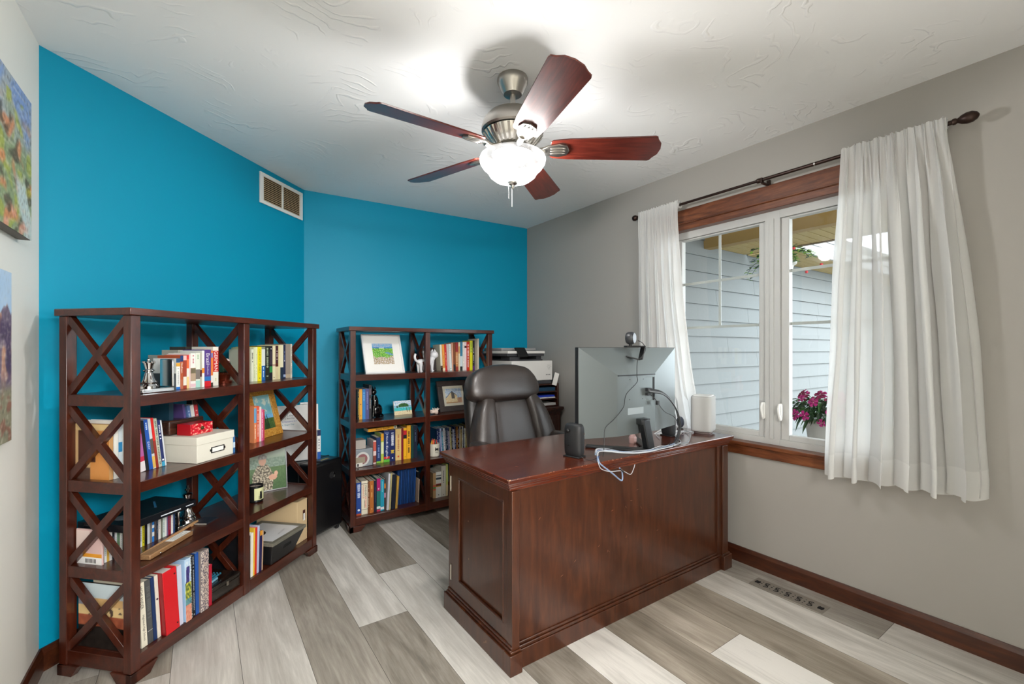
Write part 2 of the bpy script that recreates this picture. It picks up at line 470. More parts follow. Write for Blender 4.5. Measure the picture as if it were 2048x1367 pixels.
# ------------------------------------------------------------------ window
def window():
    fx0, fx1 = 2.675, 2.745
    w0 = MB()
    for y0, y1, z0, z1 in ((WY0 + .012, WY0 + .068, WZ0 + .015, WZ1 - .04), (WY1 - .068, WY1 - .012, WZ0 + .015, WZ1 - .04), (1.2315, 1.3125, WZ0 + .02, WZ1 - .045), (WY0 + .012, WY1 - .012, WZ0 + .015, WZ0 + .05), (WY0 + .012, WY1 - .012, WZ1 - .085, WZ1 - .04)):
        w0.box(fx0 - (.002 if y0 == 1.2315 else 0), y0, z0, fx1, y1, z1, VINYL)
    w0.box(fx0 - .008, 1.262, WZ0 + .05, fx0, 1.283, WZ1 - .085, VINYL)
    win = struct(w0.build('window_1'))
    # casing (wood): head, stool, jambs
    c = MB()
    c.box(2.617, WY0 - .06, WZ1, RX, WY1 + .06, WZ1 + .095, TRIMW)
    c.box(2.612, WY0 - .06, WZ1 + .002, 2.617, WY1 + .06, WZ1 + .012, TRIMW)
    c.box(2.617, WY0 - .06, WZ0 - .06, RX, WY1 + .06, WZ0 - .008, TRIMW)
    c.box(2.617, WY0 - .06, WZ0 - .06, RX, WY0, WZ1, TRIMW); c.box(2.617, WY1, WZ0 - .06, RX, WY1 + .06, WZ1, TRIMW)
    c.build('casing', win, bevel=.004)
    j = MB()
    j.box(2.617, WY0, WZ1 - .04, 2.76, WY1, WZ1, TRIMW)
    j.box(2.609, WY0 - .06, WZ0 - .008, 2.76, WY1 + .06, WZ0 + .014, TRIMW)
    j.box(2.617, WY0, WZ0, 2.76, WY0 + .012, WZ1, TRIMW); j.box(2.617, WY1 - .012, WZ0, 2.76, WY1, WZ1, TRIMW)
    j.build('jamb', win, bevel=.003)
    glass = bpy.data.materials.new('window_glass'); glass.use_nodes = True
    t = glass.node_tree; out = t.nodes['Material Output']; t.nodes.remove(bsdf(glass))
    tr = t.nodes.new('ShaderNodeBsdfTransparent'); gl = t.nodes.new('ShaderNodeBsdfGlossy'); gl.inputs['Roughness'].default_value = .02
    tr.inputs[0].default_value = (.97, .985, .98, 1)
    lf = t.nodes.new('ShaderNodeLayerWeight'); lp = t.nodes.new('ShaderNodeMath'); lp.operation = 'POWER'; lp.inputs[1].default_value = 5; lw = t.nodes.new('ShaderNodeMath'); lw.operation = 'MULTIPLY_ADD'; lw.inputs[1].default_value = .7; lw.inputs[2].default_value = .018; t.links.new(lf.outputs['Facing'], lp.inputs[0]); t.links.new(lp.outputs[0], lw.inputs[0])
    mx = t.nodes.new('ShaderNodeMixShader'); t.links.new(lw.outputs[0], mx.inputs[0]); t.links.new(tr.outputs[0], mx.inputs[1]); t.links.new(gl.outputs[0], mx.inputs[2])
    t.links.new(mx.outputs[0], out.inputs[0])
    for (a, b, ps) in ((1.354, 1.868, 1), (.735, 1.19, -1)):
        z0, z1 = .778, 1.984; s = .042
        m = MB(); x0, x1 = 2.688, 2.73
        m.box(x0, a - s, z0 - .03, x1, a, z1 + .01, VINYL); m.box(x0, b, z0 - .03, x1, b + s, z1 + .01, VINYL)
        m.box(x0, a, z0 - .03, x1, b, z0, VINYL); m.box(x0, a, z1, x1, b, z1 + .01, VINYL)
        sash = m.build('sash', win, bevel=.003)
        g = MB(); g.box(2.709, a, z0, 2.712, b, z1, glass); g.build('pane', sash, smooth=0)
        g = MB(); gx0, gx1 = 2.7125, 2.7165
        for z in (1.40, 1.695): g.box(gx0, a, z - .008, gx1, b, z + .008, VINYL)
        yc = (a + b) / 2; g.box(gx0 + .0006, yc - .008, 1.40, gx1 + .0006, yc + .008, z1, VINYL)
        g.build('grille', sash, smooth=0)
        h = MB(); hy = 1.318 if ps > 0 else 1.226
        h.super((2.668, hy, .905), (.008, .010, .048), WHITE, .5, .6)
        h.tube(spline([(2.655, hy, .95), (2.645, hy, .92), (2.648, hy - .004, .88), (2.657, hy - .004, .862)]), .0075, WHITE)
        h.build('latch_handle', sash)
window()

# ------------------------------------------------------------------ outside
SIDING = plaster('clapboard_paint', '#6c7070', rough=.7, bump=.25, scale=30)
SOFFIT = plaster('tan_soffit_paint', '#a59160', rough=.7, bump=.05)
TANBEAM = plaster('tan_beam_paint', '#8f733f', rough=.6, bump=.05)
FASCIA = mat('#9a9c9d', .6, name='white_fascia')
def outside():
    SY = 2.95; mb = MB(); p = .178; z = -.2; k = 0
    rnd = random.Random(3)
    while z < 3.0:
        zt = z + p + .012
        xs = [2.8]
        while xs[-1] < 12: xs.append(xs[-1] + rnd.uniform(1.2, 3.7))
        for a, b in zip(xs, xs[1:]):
            b -= .003
            vs = [(a, SY - .026, z), (b, SY - .026, z), (b, SY, z), (a, SY, z), (a, SY - .003, zt), (b, SY - .003, zt), (b, SY, zt), (a, SY, zt)]
            mb.add(vs, [(0, 3, 2, 1), (4, 5, 6, 7), (0, 1, 5, 4), (1, 2, 6, 5), (2, 3, 7, 6), (3, 0, 4, 7)], SIDING)
        z += p; k += 1
    mb.box(2.8, SY, -.2, 12, SY + .15, 3.0, SIDING)
    struct(mb.build('wall_wing', smooth=0))
    # porch eave: boarded soffit, outer edge, inner beam, near ceiling
    def boards(x0, x1, y0, y1, z, th=.02, pitch=.1):
        m = MB(); y = y0
        while y < y1 - .01:
            m.box(x0, y, z, x1, min(y + pitch - .011, y1), z + th, SOFFIT); y += pitch
        m.box(x0, y0, z + .012, x1, y1, z + th + .02, mat('#8a7446', .9))
        return m
    struct(boards(4.75, 5.47, -.3, 2.93, 2.41).build('ceiling_eave', smooth=0))
    m = MB(); m.box(5.47, -.3, 2.40, 5.52, 2.42, 2.56, mat('#6b5b45', .6)); m.box(4.75, -.3, 2.56, 5.52, 2.42, 2.6, mat('#6b6259', .8)); struct(m.build('trim_1', smooth=0))
    m = MB(); m.box(4.63, -.3, 2.378, 4.75, 2.94, 2.75, TANBEAM); struct(m.build('trim_2', smooth=0))
    struct(boards(2.8, 4.63, -.3, 2.93, 2.66).build('ceiling_porch', smooth=0))
    # wing eave running outwards
    m = boards(5.53, 12, 2.43, 2.93, 2.405); struct(m.build('ceiling_wing_eave', smooth=0))
    m = MB(); m.box(5.53, 2.40, 2.39, 12, 2.43, 2.57, FASCIA); m.box(5.53, 2.385, 2.50, 12, 2.40, 2.57, FASCIA)
    m.add([(5.53, 2.38, 2.575), (12, 2.38, 2.575), (12, 4.4, 3.2), (5.53, 4.4, 3.2)], [(0, 1, 2, 3)], mat('#6f6d6a', .9)); struct(m.build('trim_3', smooth=0))
    m = MB(); m.box(2.8, -8, -.25, 20, 2.95, -.2, mat('#77756c', .9, name='concrete')); struct(m.build('ground', smooth=0))
outside()
LEAF = mat('#244722', .5, name='leaf_green'); LEAFD = mat('#274a30', .5); LEAFL = mat('#86b034', .5, name='light_leaf')
PINK = mat('#b01873', .5, name='magenta_petal'); PINKD = mat('#7c1444', .5)
def leaf(mb, c, d, ln, wd, m, droop=.3):
    c = Vector(c); d = Vector(d).normalized(); s = d.cross(Vector((0, 0, 1)));
    s = s.normalized() if s.length > .01 else Vector((1, 0, 0))
    dr = Vector((0, 0, -1)) * ln * droop
    p = [c, c + d * ln * .35 + s * wd / 2 + dr * .1, c + d * ln * .75 + s * wd * .3 + dr * .5, c + d * ln + dr, c + d * ln * .75 - s * wd * .3 + dr * .5, c + d * ln * .35 - s * wd / 2 + dr * .1, c + d * ln * .5 + Vector((0, 0, -wd * .12)) + dr * .25]
    mb.add(p, [(0, 1, 6), (1, 2, 6), (2, 3, 6), (3, 4, 6), (4, 5, 6), (5, 0, 6)], m)
def flower(mb, c, nrm, r, m):
    nrm = Vector(nrm).normalized(); a = nrm.cross(Vector((0, 0, 1)));
    a = a.normalized() if a.length > .05 else Vector((1, 0, 0)); b = nrm.cross(a)
    for k in range(5):
        t0 = 2 * pi * k / 5; P = lambda t, rr, h=0: Vector(c) + (a * cos(t) + b * sin(t)) * rr + nrm * h
        mb.add([P(t0, .001, .002), P(t0 - .5, r * .6, .006), P(t0 - .42, r * .95), P(t0, r * 1.02, .003), P(t0 + .42, r * .95), P(t0 + .5, r * .6, .006)], [(0, 1, 2, 3), (0, 3, 4, 5)], m)
    mb.super(c, (.003, .003, .003), mat('#f3e3c0', .6), 1, 1, 6, 4)
def planter():
    rnd = random.Random(5)
    t = thing('potted_flowers', 'white pot of magenta flowers outside the window', 'flower pot', (3.42, 1.29, -.2))
    m = MB(); POT = mat('#a5a29c', .6)
    m.lathe([(.075, .75), (.085, .76), (.112, .96), (.122, .965), (.122, .985), (.108, .985), (.10, .97)], POT, 28)
    m.build('pot', t)
    m = MB(); m.lathe([(.14, 0), (.14, .03), (.05, .05), (.04, .70), (.10, .73), (.10, .75)], mat('#57534c', .6), 20); m.build('stand', t)
    m = MB(); mm = [LEAF, LEAFD, LEAF, mat('#3f6b34', .5)]
    for i in range(230):
        a = rnd.uniform(0, 2 * pi); el = rnd.uniform(-.5, 1.2); r = rnd.uniform(.04, .13)
        c = (cos(a) * r * 1.3, sin(a) * r * 1.3, 1.02 + rnd.uniform(-.02, .12) * (1 - r))
        leaf(m, c, (cos(a), sin(a), el), rnd.uniform(.06, .11), .03, rnd.choice(mm), rnd.uniform(.3, 1.3))
    m.build('foliage', t)
    k = 0
    for i in range(30):
        a = pi + rnd.uniform(-1.35, 1.35); el = rnd.choice([rnd.uniform(.35, 1.1), rnd.uniform(.35, 1.1), rnd.uniform(-.6, .2)])
        r = .205; c = (cos(a) * r * cos(el) * 1.05, sin(a) * r * cos(el) * 1.15, 1.055 + sin(el) * .125)
        m = MB(); flower(m, c, (cos(a), sin(a), el * .8), rnd.uniform(.026, .034), PINK if rnd.random() < .65 else PINKD)
        m.build('blossom', t, smooth=0)
    # hanging basket with trailing stems
    t = thing('hanging_basket', 'white hanging pot of trailing green leaves under the porch roof', 'hanging basket', (4.2, 1.93, 2.0))
    m = MB(); m.lathe([(.07, -.16), (.10, -.02), (.125, 0), (.125, .015), (.11, .015), (.1, -.01)], POT, 24); m.build('pot', t)
    m = MB()
    for k in range(3):
        a = 2 * pi * k / 3 + .4; m.tube([(cos(a) * .12, sin(a) * .12, .01), (0, 0, .38)], .0015, BLACK, 5)
    m.tube([(0, 0, .38), (0, 0, .66)], .0025, BLACK, 6); m.build('hanger', t)
    m = MB(); b = MB()
    for k in range(16):
        a = 2 * pi * k / 16 + rnd.uniform(-.2, .2); ln = rnd.uniform(.14, .34) * (1.0 if abs(sin(a)) < .6 else .9); up = rnd.uniform(-.2, .55)
        if abs(a - pi * 1.5) < .4: ln = .25
        q = spline([(0, 0, .0), (cos(a) * ln * .4, sin(a) * ln * .4, .07 + up * .12), (cos(a) * ln * .8, sin(a) * ln * .8, .03 + up * .2), (cos(a) * ln, sin(a) * ln, -.05 + up * .3)], 5)
        b.tube(q, .002, LEAFD, 5)
        for i, p in enumerate(q):
            for s in range(2):
                if i > 1: aa = rnd.uniform(0, 6.28); leaf(m, p, (cos(aa), sin(aa), rnd.uniform(-.2, .8)), rnd.uniform(.03, .05), .026, rnd.choice([LEAFL, LEAFL, LEAF]), .3)
    for i in range(90):
        a = rnd.uniform(0, 6.28); r = rnd.uniform(0, .11); leaf(m, (cos(a) * r, sin(a) * r, .02 + rnd.uniform(0, .14)), (cos(a), sin(a), .8), .05, .032, rnd.choice([LEAFL, LEAF]), .3)
    m.build('foliage', t); b.build('stems', t)
    for c in ((.10, -.28, -.03), (.02, -.20, -.09), (-.12, -.16, .1)):
        m = MB(); m.super(c, (.013, .013, .012), mat('#c8313c', .5), 1, 1, 8, 6); m.build('blossom', t)
planter()

# ------------------------------------------------------------------ curtains and rod
def curtains():
    rod = thing('curtain_rod', 'dark bronze curtain rod across the window head', 'curtain rod', (2.555, 1.30, 2.193))
    m = MB(); m.tube([(0, -.80, 0), (0, .83, 0)], .008, BRONZE, 12); m.tube([(0, -.80, 0), (0, -.02, 0)], .0095, BRONZE, 12)
    m.lathe([(.009, -.012), (.013, -.006), (.013, .006), (.009, .012)], BRONZE, 14, M=R(90, 'X'), c=(0, -.01, 0))
    m.lathe([(.0096, -.003), (.0103, -.003), (.0103, .003), (.0096, .003)], NICKEL, 14, M=R(90, 'X'), c=(0, -.29, 0))
    m.build('rod', rod)
    m = MB(); m.lathe([(.006, 0), (.013, .004), (.013, .012), (.009, .018), (.018, .03), (.023, .046), (.022, .062), (.014, .076), (.004, .082)], BRONZE, 20, M=R(90, 'X'), c=(0, -.795, 0)); m.build('finial', rod)
    m = MB(); m.lathe([(.006, 0), (.011, .004), (.009, .012), (.018, .02), (.021, .032), (.018, .045), (.005, .052)], BRONZE, 20, M=R(-90, 'X'), c=(0, .825, 0)); m.build('finial', rod)
    for y in (-.755, -.03, .78):
        m = MB(); m.box(.066, y - .009, -.055, .08, y + .009, .012, BRONZE); m.box(0, y - .006, -.022, .07, y + .006, -.012, BRONZE)
        m.lathe([(.012, -.006), (.012, .006)], BRONZE, 14, M=R(90, 'X'), c=(0, y, -.006)); m.box(-.012, y - .006, -.018, -.006, y + .006, .01, BRONZE)
        m.build('bracket', rod, bevel=.0015)
    cloth = bpy.data.materials.new('sheer_cotton'); cloth.use_nodes = True
    t = cloth.node_tree; out = t.nodes['Material Output']; t.nodes.remove(bsdf(cloth))
    def mk(name, tf):
        c = bpy.data.materials.new(name); c.use_nodes = True; t = c.node_tree; out = t.nodes['Material Output']; t.nodes.remove(t.nodes['Principled BSDF'])
        d = t.nodes.new('ShaderNodeBsdfDiffuse'); d.inputs[0].default_value = (*lin('#f0f0ee'), 1)
        l = t.nodes.new('ShaderNodeBsdfTranslucent'); l.inputs[0].default_value = (*lin('#f2f2f2'), 1)
        tr = t.nodes.new('ShaderNodeBsdfTransparent')
        m1 = t.nodes.new('ShaderNodeMixShader'); m1.inputs[0].default_value = .48
        m2 = t.nodes.new('ShaderNodeMixShader'); m2.inputs[0].default_value = tf
        t.links.new(d.outputs[0], m1.inputs[1]); t.links.new(l.outputs[0], m1.inputs[2]); t.links.new(m1.outputs[0], m2.inputs[1]); t.links.new(tr.outputs[0], m2.inputs[2]); t.links.new(m2.outputs[0], out.inputs[0])
        return c
    cloth = mk('sheer_cotton', .12); hemm = mk('doubled_cotton', .04)
    def curtain(label, a0, a1, b0, b1, zb0, zb1, folds, amp, seed, pull=None):
        """a0..a1: y range on the rod, b0..b1: y range at the hem, from the side nearest the camera"""
        rnd = random.Random(seed); ns, nz_ = 220, 44
        ph = [rnd.uniform(-.9, .9) for _ in range(folds + 2)]; am = [rnd.uniform(.55, 1.25) for _ in range(folds + 2)]
        def pt(s, t):
            f = s * folds; i = int(f)
            ya = a0 + (a1 - a0) * s; yb = b0 + (b1 - b0) * s
            tt = min(1, t * 1.05); e = tt ** 1.15
            y = ya + (yb - ya) * e
            if pull: y += pull(s, t)
            grow = .18 + .82 * min(1, t * 2.6) ** .8
            ff = f + .28 * MN.noise(Vector((s * 5, t * .9, seed * 1.7)))
            wv = sin(2 * pi * ff) * (am[i] * (1 - (f - i)) + am[i + 1] * (f - i)) + .35 * sin(2 * pi * ff * 2.3 + ph[i % 3]) * (1 - .5 * t)
            sharp = math.copysign(abs(wv) ** 1.15, wv)
            gather = (sin(2 * pi * f * 4.1 + seed) + .6 * sin(2 * pi * f * 7.3)) * max(0, 1 - t * 3.2) * .14
            x = 2.553 + amp * (sharp * grow * .5 + gather) + MN.noise(Vector((s * 7, t * 3, seed))) * .012 * t
            y += amp * .42 * sin(4 * pi * ff + 1.0) * grow * .5 + .006 * MN.noise(Vector((s * 30, t * 4, seed + 5)))
            zb = zb0 + (zb1 - zb0) * s + .008 * sin(2 * pi * f + 1)
            if t < .03: x += (.0 if sharp > 0 else -.0)
            z = 2.215 + .004 * sin(f * 19 + seed) + (zb - 2.215) * t
            if t < .12: x = 2.537 - .004 * (1 - t / .12) + (x - 2.553) * .5 * (t / .12) + (0.016) * (t / .12) * 0 - abs(gather) * amp * .6
            else: x = 2.537 + .012 * min(1, (t - .12) * 3) + (x - 2.553) * (.5 + .5 * min(1, (t - .12) * 6))
            x = min(x + (.02 * t if seed == 8 else 0), 2.603)
            if seed == 8 and t > .8: x = max(x, 2.560)
            return (x, y, z)
        def grid(t0, t1, k, m, name, parent, off=0):
            vs = []; fs = []
            for j in range(k + 1):
                for i in range(ns + 1):
                    p = pt(i / ns, t0 + (t1 - t0) * j / k); vs.append((p[0] - off, p[1], p[2]))
            for j in range(k):
                for i in range(ns):
                    q = j * (ns + 1) + i; fs.append((q, q + 1, q + ns + 2, q + ns + 1))
            g = MB(); g.add(vs, fs, m); return g.build(name, parent, smooth=180)
        th = thing('curtain', label, 'curtain')
        grid(0, .925, nz_, cloth, 'panel', th); grid(.925, 1, 6, hemm, 'hem', th)
        vs = []; fs = []; nr = 10
        for i in range(ns + 1):
            q = i / ns; y = a0 + (a1 - a0) * q; rf = 1 + .16 * sin(q * folds * 26 + seed) + .10 * sin(q * folds * 47)
            for j in range(nr):
                an = 2 * pi * j / nr; vs.append((2.555 + .0165 * rf * cos(an), y + .002 * sin(q * 90 + j), 2.193 + .0205 * rf * sin(an)))
        for i in range(ns):
            for j in range(nr): A = i * nr + j; B_ = i * nr + (j + 1) % nr; fs.append((A, B_, B_ + nr, A + nr))
        g = MB(); g.add(vs, fs, hemm); g.build('rod_pocket', th, smooth=180)
    curtain('wide white sheer curtain at the finial end of the rod, over the right sash', .515, .885, .40, .945, .655, .635, 6, .105, 3,
            pull=lambda s, t: -.02 * sin(pi * min(1, t)) * (1 - s))
    curtain('narrow white sheer curtain tucked behind the monitor and speaker', 1.785, 2.105, 1.62, 2.13, .66, .62, 5, .055, 8,
            pull=lambda s, t: .05 * sin(pi * t) * (1 - s))
curtains()

# ------------------------------------------------------------------ ceiling fan
def fan():
    f = thing('ceiling_fan', 'five-blade ceiling fan with lit glass bowl', 'ceiling fan', (FAN[0], FAN[1], 0))
    m = MB(); m.lathe([(.064, 2.44), (.067, 2.432), (.067, 2.418), (.062, 2.408), (.043, 2.372), (.040, 2.366), (.028, 2.364)], NICKEL, 36); m.build('canopy', f)
    m = MB(); m.lathe([(.0125, 2.375), (.0125, 2.29)], NICKEL, 18); m.lathe([(.024, 2.31), (.024, 2.292)], NICKEL, 18); m.build('downrod', f)
    m = MB(); m.lathe([(.03, 2.300), (.07, 2.292), (.105, 2.274), (.128, 2.246), (.136, 2.220), (.136, 2.205), (.128, 2.198)], NICKEL, 48); mot = m.build('motor_housing', f)
    m = MB(); m.lathe([(.128, 2.192), (.112, 2.165), (.09, 2.14), (.07, 2.13), (.06, 2.128)], mat('#d9d6d0', .25, 1.0), 48)
    for k in range(30):
        a = 2 * pi * k / 30
        m.bar((.129 * cos(a), .129 * sin(a), 2.190), (.082 * cos(a), .082 * sin(a), 2.138), .010, .010, NICKEL)
    m.build('vented_ring', mot)
    m = MB(); m.lathe([(.062, 2.13), (.066, 2.12), (.06, 2.112), (.05, 2.108), (.05, 2.108), (.088, 2.106), (.092, 2.100), (.05, 2.096)], NICKEL, 36); m.build('switch_housing', f)
    # glass bowl
    g = bpy.data.materials.new('frosted_alabaster_glass'); g.use_nodes = True; t = g.node_tree; out = t.nodes['Material Output']; t.nodes.remove(bsdf(g))
    tr = t.nodes.new('ShaderNodeBsdfTransparent'); tl = t.nodes.new('ShaderNodeBsdfTranslucent'); df = t.nodes.new('ShaderNodeBsdfDiffuse')
    tr.inputs[0].default_value = (1, 1, 1, 1)
    tc = t.nodes.new('ShaderNodeTexCoord'); n1 = t.nodes.new('ShaderNodeTexNoise'); n1.inputs['Scale'].default_value = 7; n1.inputs['Distortion'].default_value = 1.5
    rr = t.nodes.new('ShaderNodeValToRGB'); rr.color_ramp.elements[0].position = .35; rr.color_ramp.elements[0].color = (.05, .05, .05, 1); rr.color_ramp.elements[1].position = .6; rr.color_ramp.elements[1].color = (.11, .11, .11, 1)
    t.links.new(tc.outputs['Object'], n1.inputs['Vector']); t.links.new(n1.outputs[0], rr.inputs[0]); t.links.new(rr.outputs[0], tl.inputs[0]); t.links.new(rr.outputs[0], df.inputs[0])
    m1 = t.nodes.new('ShaderNodeMixShader'); m1.inputs[0].default_value = .5; m2 = t.nodes.new('ShaderNodeMixShader'); m2.inputs[0].default_value = .60
    t.links.new(df.outputs[0], m1.inputs[1]); t.links.new(tl.outputs[0], m1.inputs[2]); t.links.new(m1.outputs[0], m2.inputs[1]); t.links.new(tr.outputs[0], m2.inputs[2]); t.links.new(m2.outputs[0], out.inputs[0])
    m = MB(); m.lathe([(.134, 2.100), (.141, 2.095), (.1455, 2.083), (.142, 2.066), (.130, 2.048), (.114, 2.034), (.108, 2.026), (.100, 2.012), (.080, 1.996), (.05, 1.986), (.012, 1.983)], g, 48, cap=False); m.build('glass_bowl', f)
    m = MB(); m.lathe([(.004, 1.990), (.022, 1.984), (.02, 1.978), (.009, 1.971), (.007, 1.961), (.004, 1.956)], NICKEL, 20); m.build('finial', f)
    for dx, dy, z0, z1 in ((-.004, .0, 1.958, 1.878), (-.018, .004, 1.980, 1.912)):
        m = MB(); z = z0
        while z > z1: m.super((dx, dy, z), (.0017, .0017, .0017), WHITE, 1, 1, 6, 4); z -= .0042
        m.tube([(dx, dy, z0), (dx, dy, z1)], .0006, NICKEL, 5); m.build('pull_chain', f)
    for i in range(5):
        ang = radians(180.5 - 72 * i)
        M = Matrix.Translation((0, 0, 2.128)) @ Matrix.Rotation(ang, 4, 'Z') @ Matrix.Rotation(radians(-15), 4, 'X')
        poly = [(.165, -.045), (.175, -.055), (.25, -.064), (.602, -.076), (.612, -.072), (.619, -.056), (.636, -.034), (.642, 0), (.636, .034), (.619, .056), (.612, .072), (.602, .076), (.25, .064), (.175, .055), (.165, .045)]
        m = MB(); m.prism(poly, -.003, .003, BLADEW)
        b = m.build('blade', f, bevel=.001); b.matrix_local = M
        m = MB()
        m.prism([(.155, -.030), (.20, -.040), (.235, -.028), (.246, 0), (.235, .028), (.20, .040), (.155, .030), (.13, .014), (.13, -.014)], -.0105, -.003, NICKEL)
        for yy in (-.016, 0, .016): m.super((.198, yy, -.011), (.036, .0055, .0035), NICKEL, .8, 1, 12, 6)
        q = [(.235, 0, -.006)]
        m.tube(spline([(.14, 0, -.006), (.10, 0, -.012), (.07, 0, .0), (.055, 0, .006)], 5), [.014] * 15 + [.012], NICKEL, 10)
        m.build('blade_bracket', b, bevel=.001)
fan()

# ------------------------------------------------------------------ wall vent, floor register, canvases
def wall_bits():
    # return air grille on the diagonal wall (local x along the wall, -y into the room)
    M = T(.306, 3.316, 2.203) @ R(45)
    v = thing('wall_vent', 'white return-air grille high on the blue wall by the corner', 'vent', M=M)
    wd, h = .428, .200
    m = MB()
    m.box(0, -.012, 0, wd, -.001, .022, WHITE); m.box(0, -.012, h - .022, wd, -.001, h, WHITE); m.box(0, -.012, .022, .03, -.001, h - .022, WHITE); m.box(wd - .03, -.012, .022, wd, -.001, h - .022, WHITE)
    m.box(wd / 2 - .007, -.011, .022, wd / 2 + .007, -.001, h - .022, WHITE); m.build('frame', v, bevel=.002)
    m = MB(); k = 13
    for i in range(k):
        z = .026 + (h - .05) * i / (k - 1)
        m.add([(.03, -.010, z - .003), (wd - .03, -.010, z - .003), (wd - .03, -.002, z + .005), (.03, -.002, z + .005), (.03, -.010, z - .0015), (wd - .03, -.010, z - .0015), (wd - .03, -.002, z + .0065), (.03, -.002, z + .0065)],
              [(0, 1, 2, 3), (7, 6, 5, 4), (0, 4, 5, 1), (2, 6, 7, 3)], mat('#cfb48c', .5))
    m.build('louvres', v, smooth=0)
    m = MB(); m.box(.02, -.0018, .015, wd - .02, -.0006, h - .015, mat('#2e2117', .9)); m.build('duct_backing', v)
    # floor register
    v = thing('floor_register', 'brushed metal floor register with scroll cut-outs by the baseboard', 'floor vent', (2.47, 1.10, 0))
    NR = mat('#9c958b', .42, .5, name='brushed_register_metal')
    m = MB(); m.box(-.052, -.172, 0, .052, .172, .004, NR); m.build('plate', v, bevel=.0025)
    m = MB(); dk = mat('#08080a', .9)
    def disc(cx, cy, r0, r1, a0, a1, n=12):
        vs = []; fs = []
        for i in range(n + 1):
            a = a0 + (a1 - a0) * i / n
            vs += [(cx + r0 * cos(a), cy + r0 * sin(a), .0044), (cx + r1 * cos(a), cy + r1 * sin(a), .0044)]
        for i in range(n): fs.append((2 * i, 2 * i + 1, 2 * i + 3, 2 * i + 2))
        m.add(vs, fs, dk)
    for k in range(5):
        cy = -.104 + .052 * k
        disc(.0135, cy, .0065, .0135, -1.0, 4.1); disc(-.0135, cy, .0065, .0135, 2.1, 7.3); disc(.0135, cy, 0, .003, 0, 6.283); disc(-.0135, cy, 0, .003, 0, 6.283); disc(0, cy + .026, 0, .0045, 0, 6.283); disc(.022, cy + .026, 0, .003, 0, 6.283); disc(-.022, cy + .026, 0, .003, 0, 6.283)
    for s in (-1, 1):
        m.prism([(-.017, s * .150 - .009), (-.006, s * .150 - .013), (.006, s * .150 - .013), (.017, s * .150 - .009), (.013, s * .150), (.017, s * .150 + .009), (.006, s * .150 + .013), (-.006, s * .150 + .013), (-.017, s * .150 + .009), (-.013, s * .150)], .0041, .0045, dk)
    m.build('scroll_openings', v, smooth=0)
    # canvases on the left wall, seen edge-on
    def canv(label, y0, y1, z0, z1, fn, th=.035):
        c = thing('canvas_painting', label, 'painting', (LX, (y0 + y1) / 2, z0), pi / 2)
        # local x runs along -Y... rotated so that -y faces +X
        wd, h = y1 - y0, z1 - z0
        m = MB(); m.box(-wd / 2, -th, 0, wd / 2, -.001, h, mat('#6e6a64', .8)); m.build('canvas', c, bevel=.003)
        picture('painted_scene', wd, h, 110, 110, fn, PAINTED, c, T(0, -th - .0006, 0))
    def sm(x, a, b): t = max(0, min(1, (x - a) / (b - a))); return t * t * (3 - 2 * t)
    def brush(c, u, v, z, k=.5):
        f = nz(u * 26 + 3 * nz(u * 5, v * 5, z), v * 44, z); g = nz(u * 48, v * 30, z + 3)
        return mixc(mixc(c, '#f2ead8', k * max(0, f)), '#3a3a34', k * .9 * max(0, -g))
    def scene_a(u, v):
        n = nz(u * 4, v * 5, 1); n2 = nz(u * 9, v * 9, 2); n3 = nz(u * 7, v * 7, 21)
        c = mixc('#8c9e78', '#a3aeb4', sm(v + n * .3, .45, .85))
        c = mixc(c, '#7f9bcd', sm(v + .5 * n - .25 * abs(u - .9), .70, .92))
        c = mixc(c, '#a8b24e', .75 * sm(n2, .08, .4) * (v < .9))
        c = mixc(c, '#d68a5e', .85 * sm(n3 + .15 * (u < .8), .12, .40) * sm(.86 - v, 0, .2))
        c = mixc(c, '#4c463a', .75 * sm(-n2, .18, .45) * sm(.9 - v, 0, .15))
        rk = sm(.13 - abs(u - .86 + .45 * (v - .22)) + .03 * n2, 0, .06) * sm(.42 - v, 0, .1)
        c = mixc(c, '#c3d6da', rk * .9)
        c = mixc(c, '#dd9c84', .8 * sm(nz(u * 8, v * 8, 5), .1, .35) * sm(.20 - v, 0, .1))
        c = mixc(c, '#c9c04a', .8 * sm(.07 - ((u - .95) ** 2 + (v - .33) ** 2) ** .5 + .03 * n2, 0, .04))
        return brush(c, u, v, 7, .55)
    def scene_b(u, v):
        n = nz(u * 6, v * 6, 11); ridge = .80 - .55 * abs(u - .93) + .06 * nz(u * 14, 0, 4) + .02 * nz(u * 40, v * 6, 4)
        sky = mixc('#8fb8e2', '#b9d2ec', v + .3 * n)
        c = mixc('#5b4f6c', '#8b7c8c', n + .5)
        c = mixc(c, '#dba583', .8 * sm(nz(u * 13, v * 9, 12), .05, .35) * sm(v, .25, .5))
        c = mixc(c, '#4b3f5e', .8 * sm(-nz(u * 10, v * 7, 14), .1, .4))
        c = mixc(c, '#8f9070', .8 * sm(.38 - v + .1 * n, 0, .12)); c = mixc(c, '#8a4f44', .6 * sm(nz(u * 12, v * 16, 16), .1, .3) * sm(.34 - v, 0, .1))
        return brush(mixc(c, sky, sm(v - ridge, -.008, .012)), u, v, 19, .55 if v < ridge else .12)
    canv('upper canvas painting of coloured trees and rocks on the cream wall', 1.66, 2.232, 1.632, 2.106, scene_a)
    canv('lower canvas painting of a purple mountain below the tree painting', 1.50, 2.095, .967, 1.50, scene_b, .02)
wall_bits()

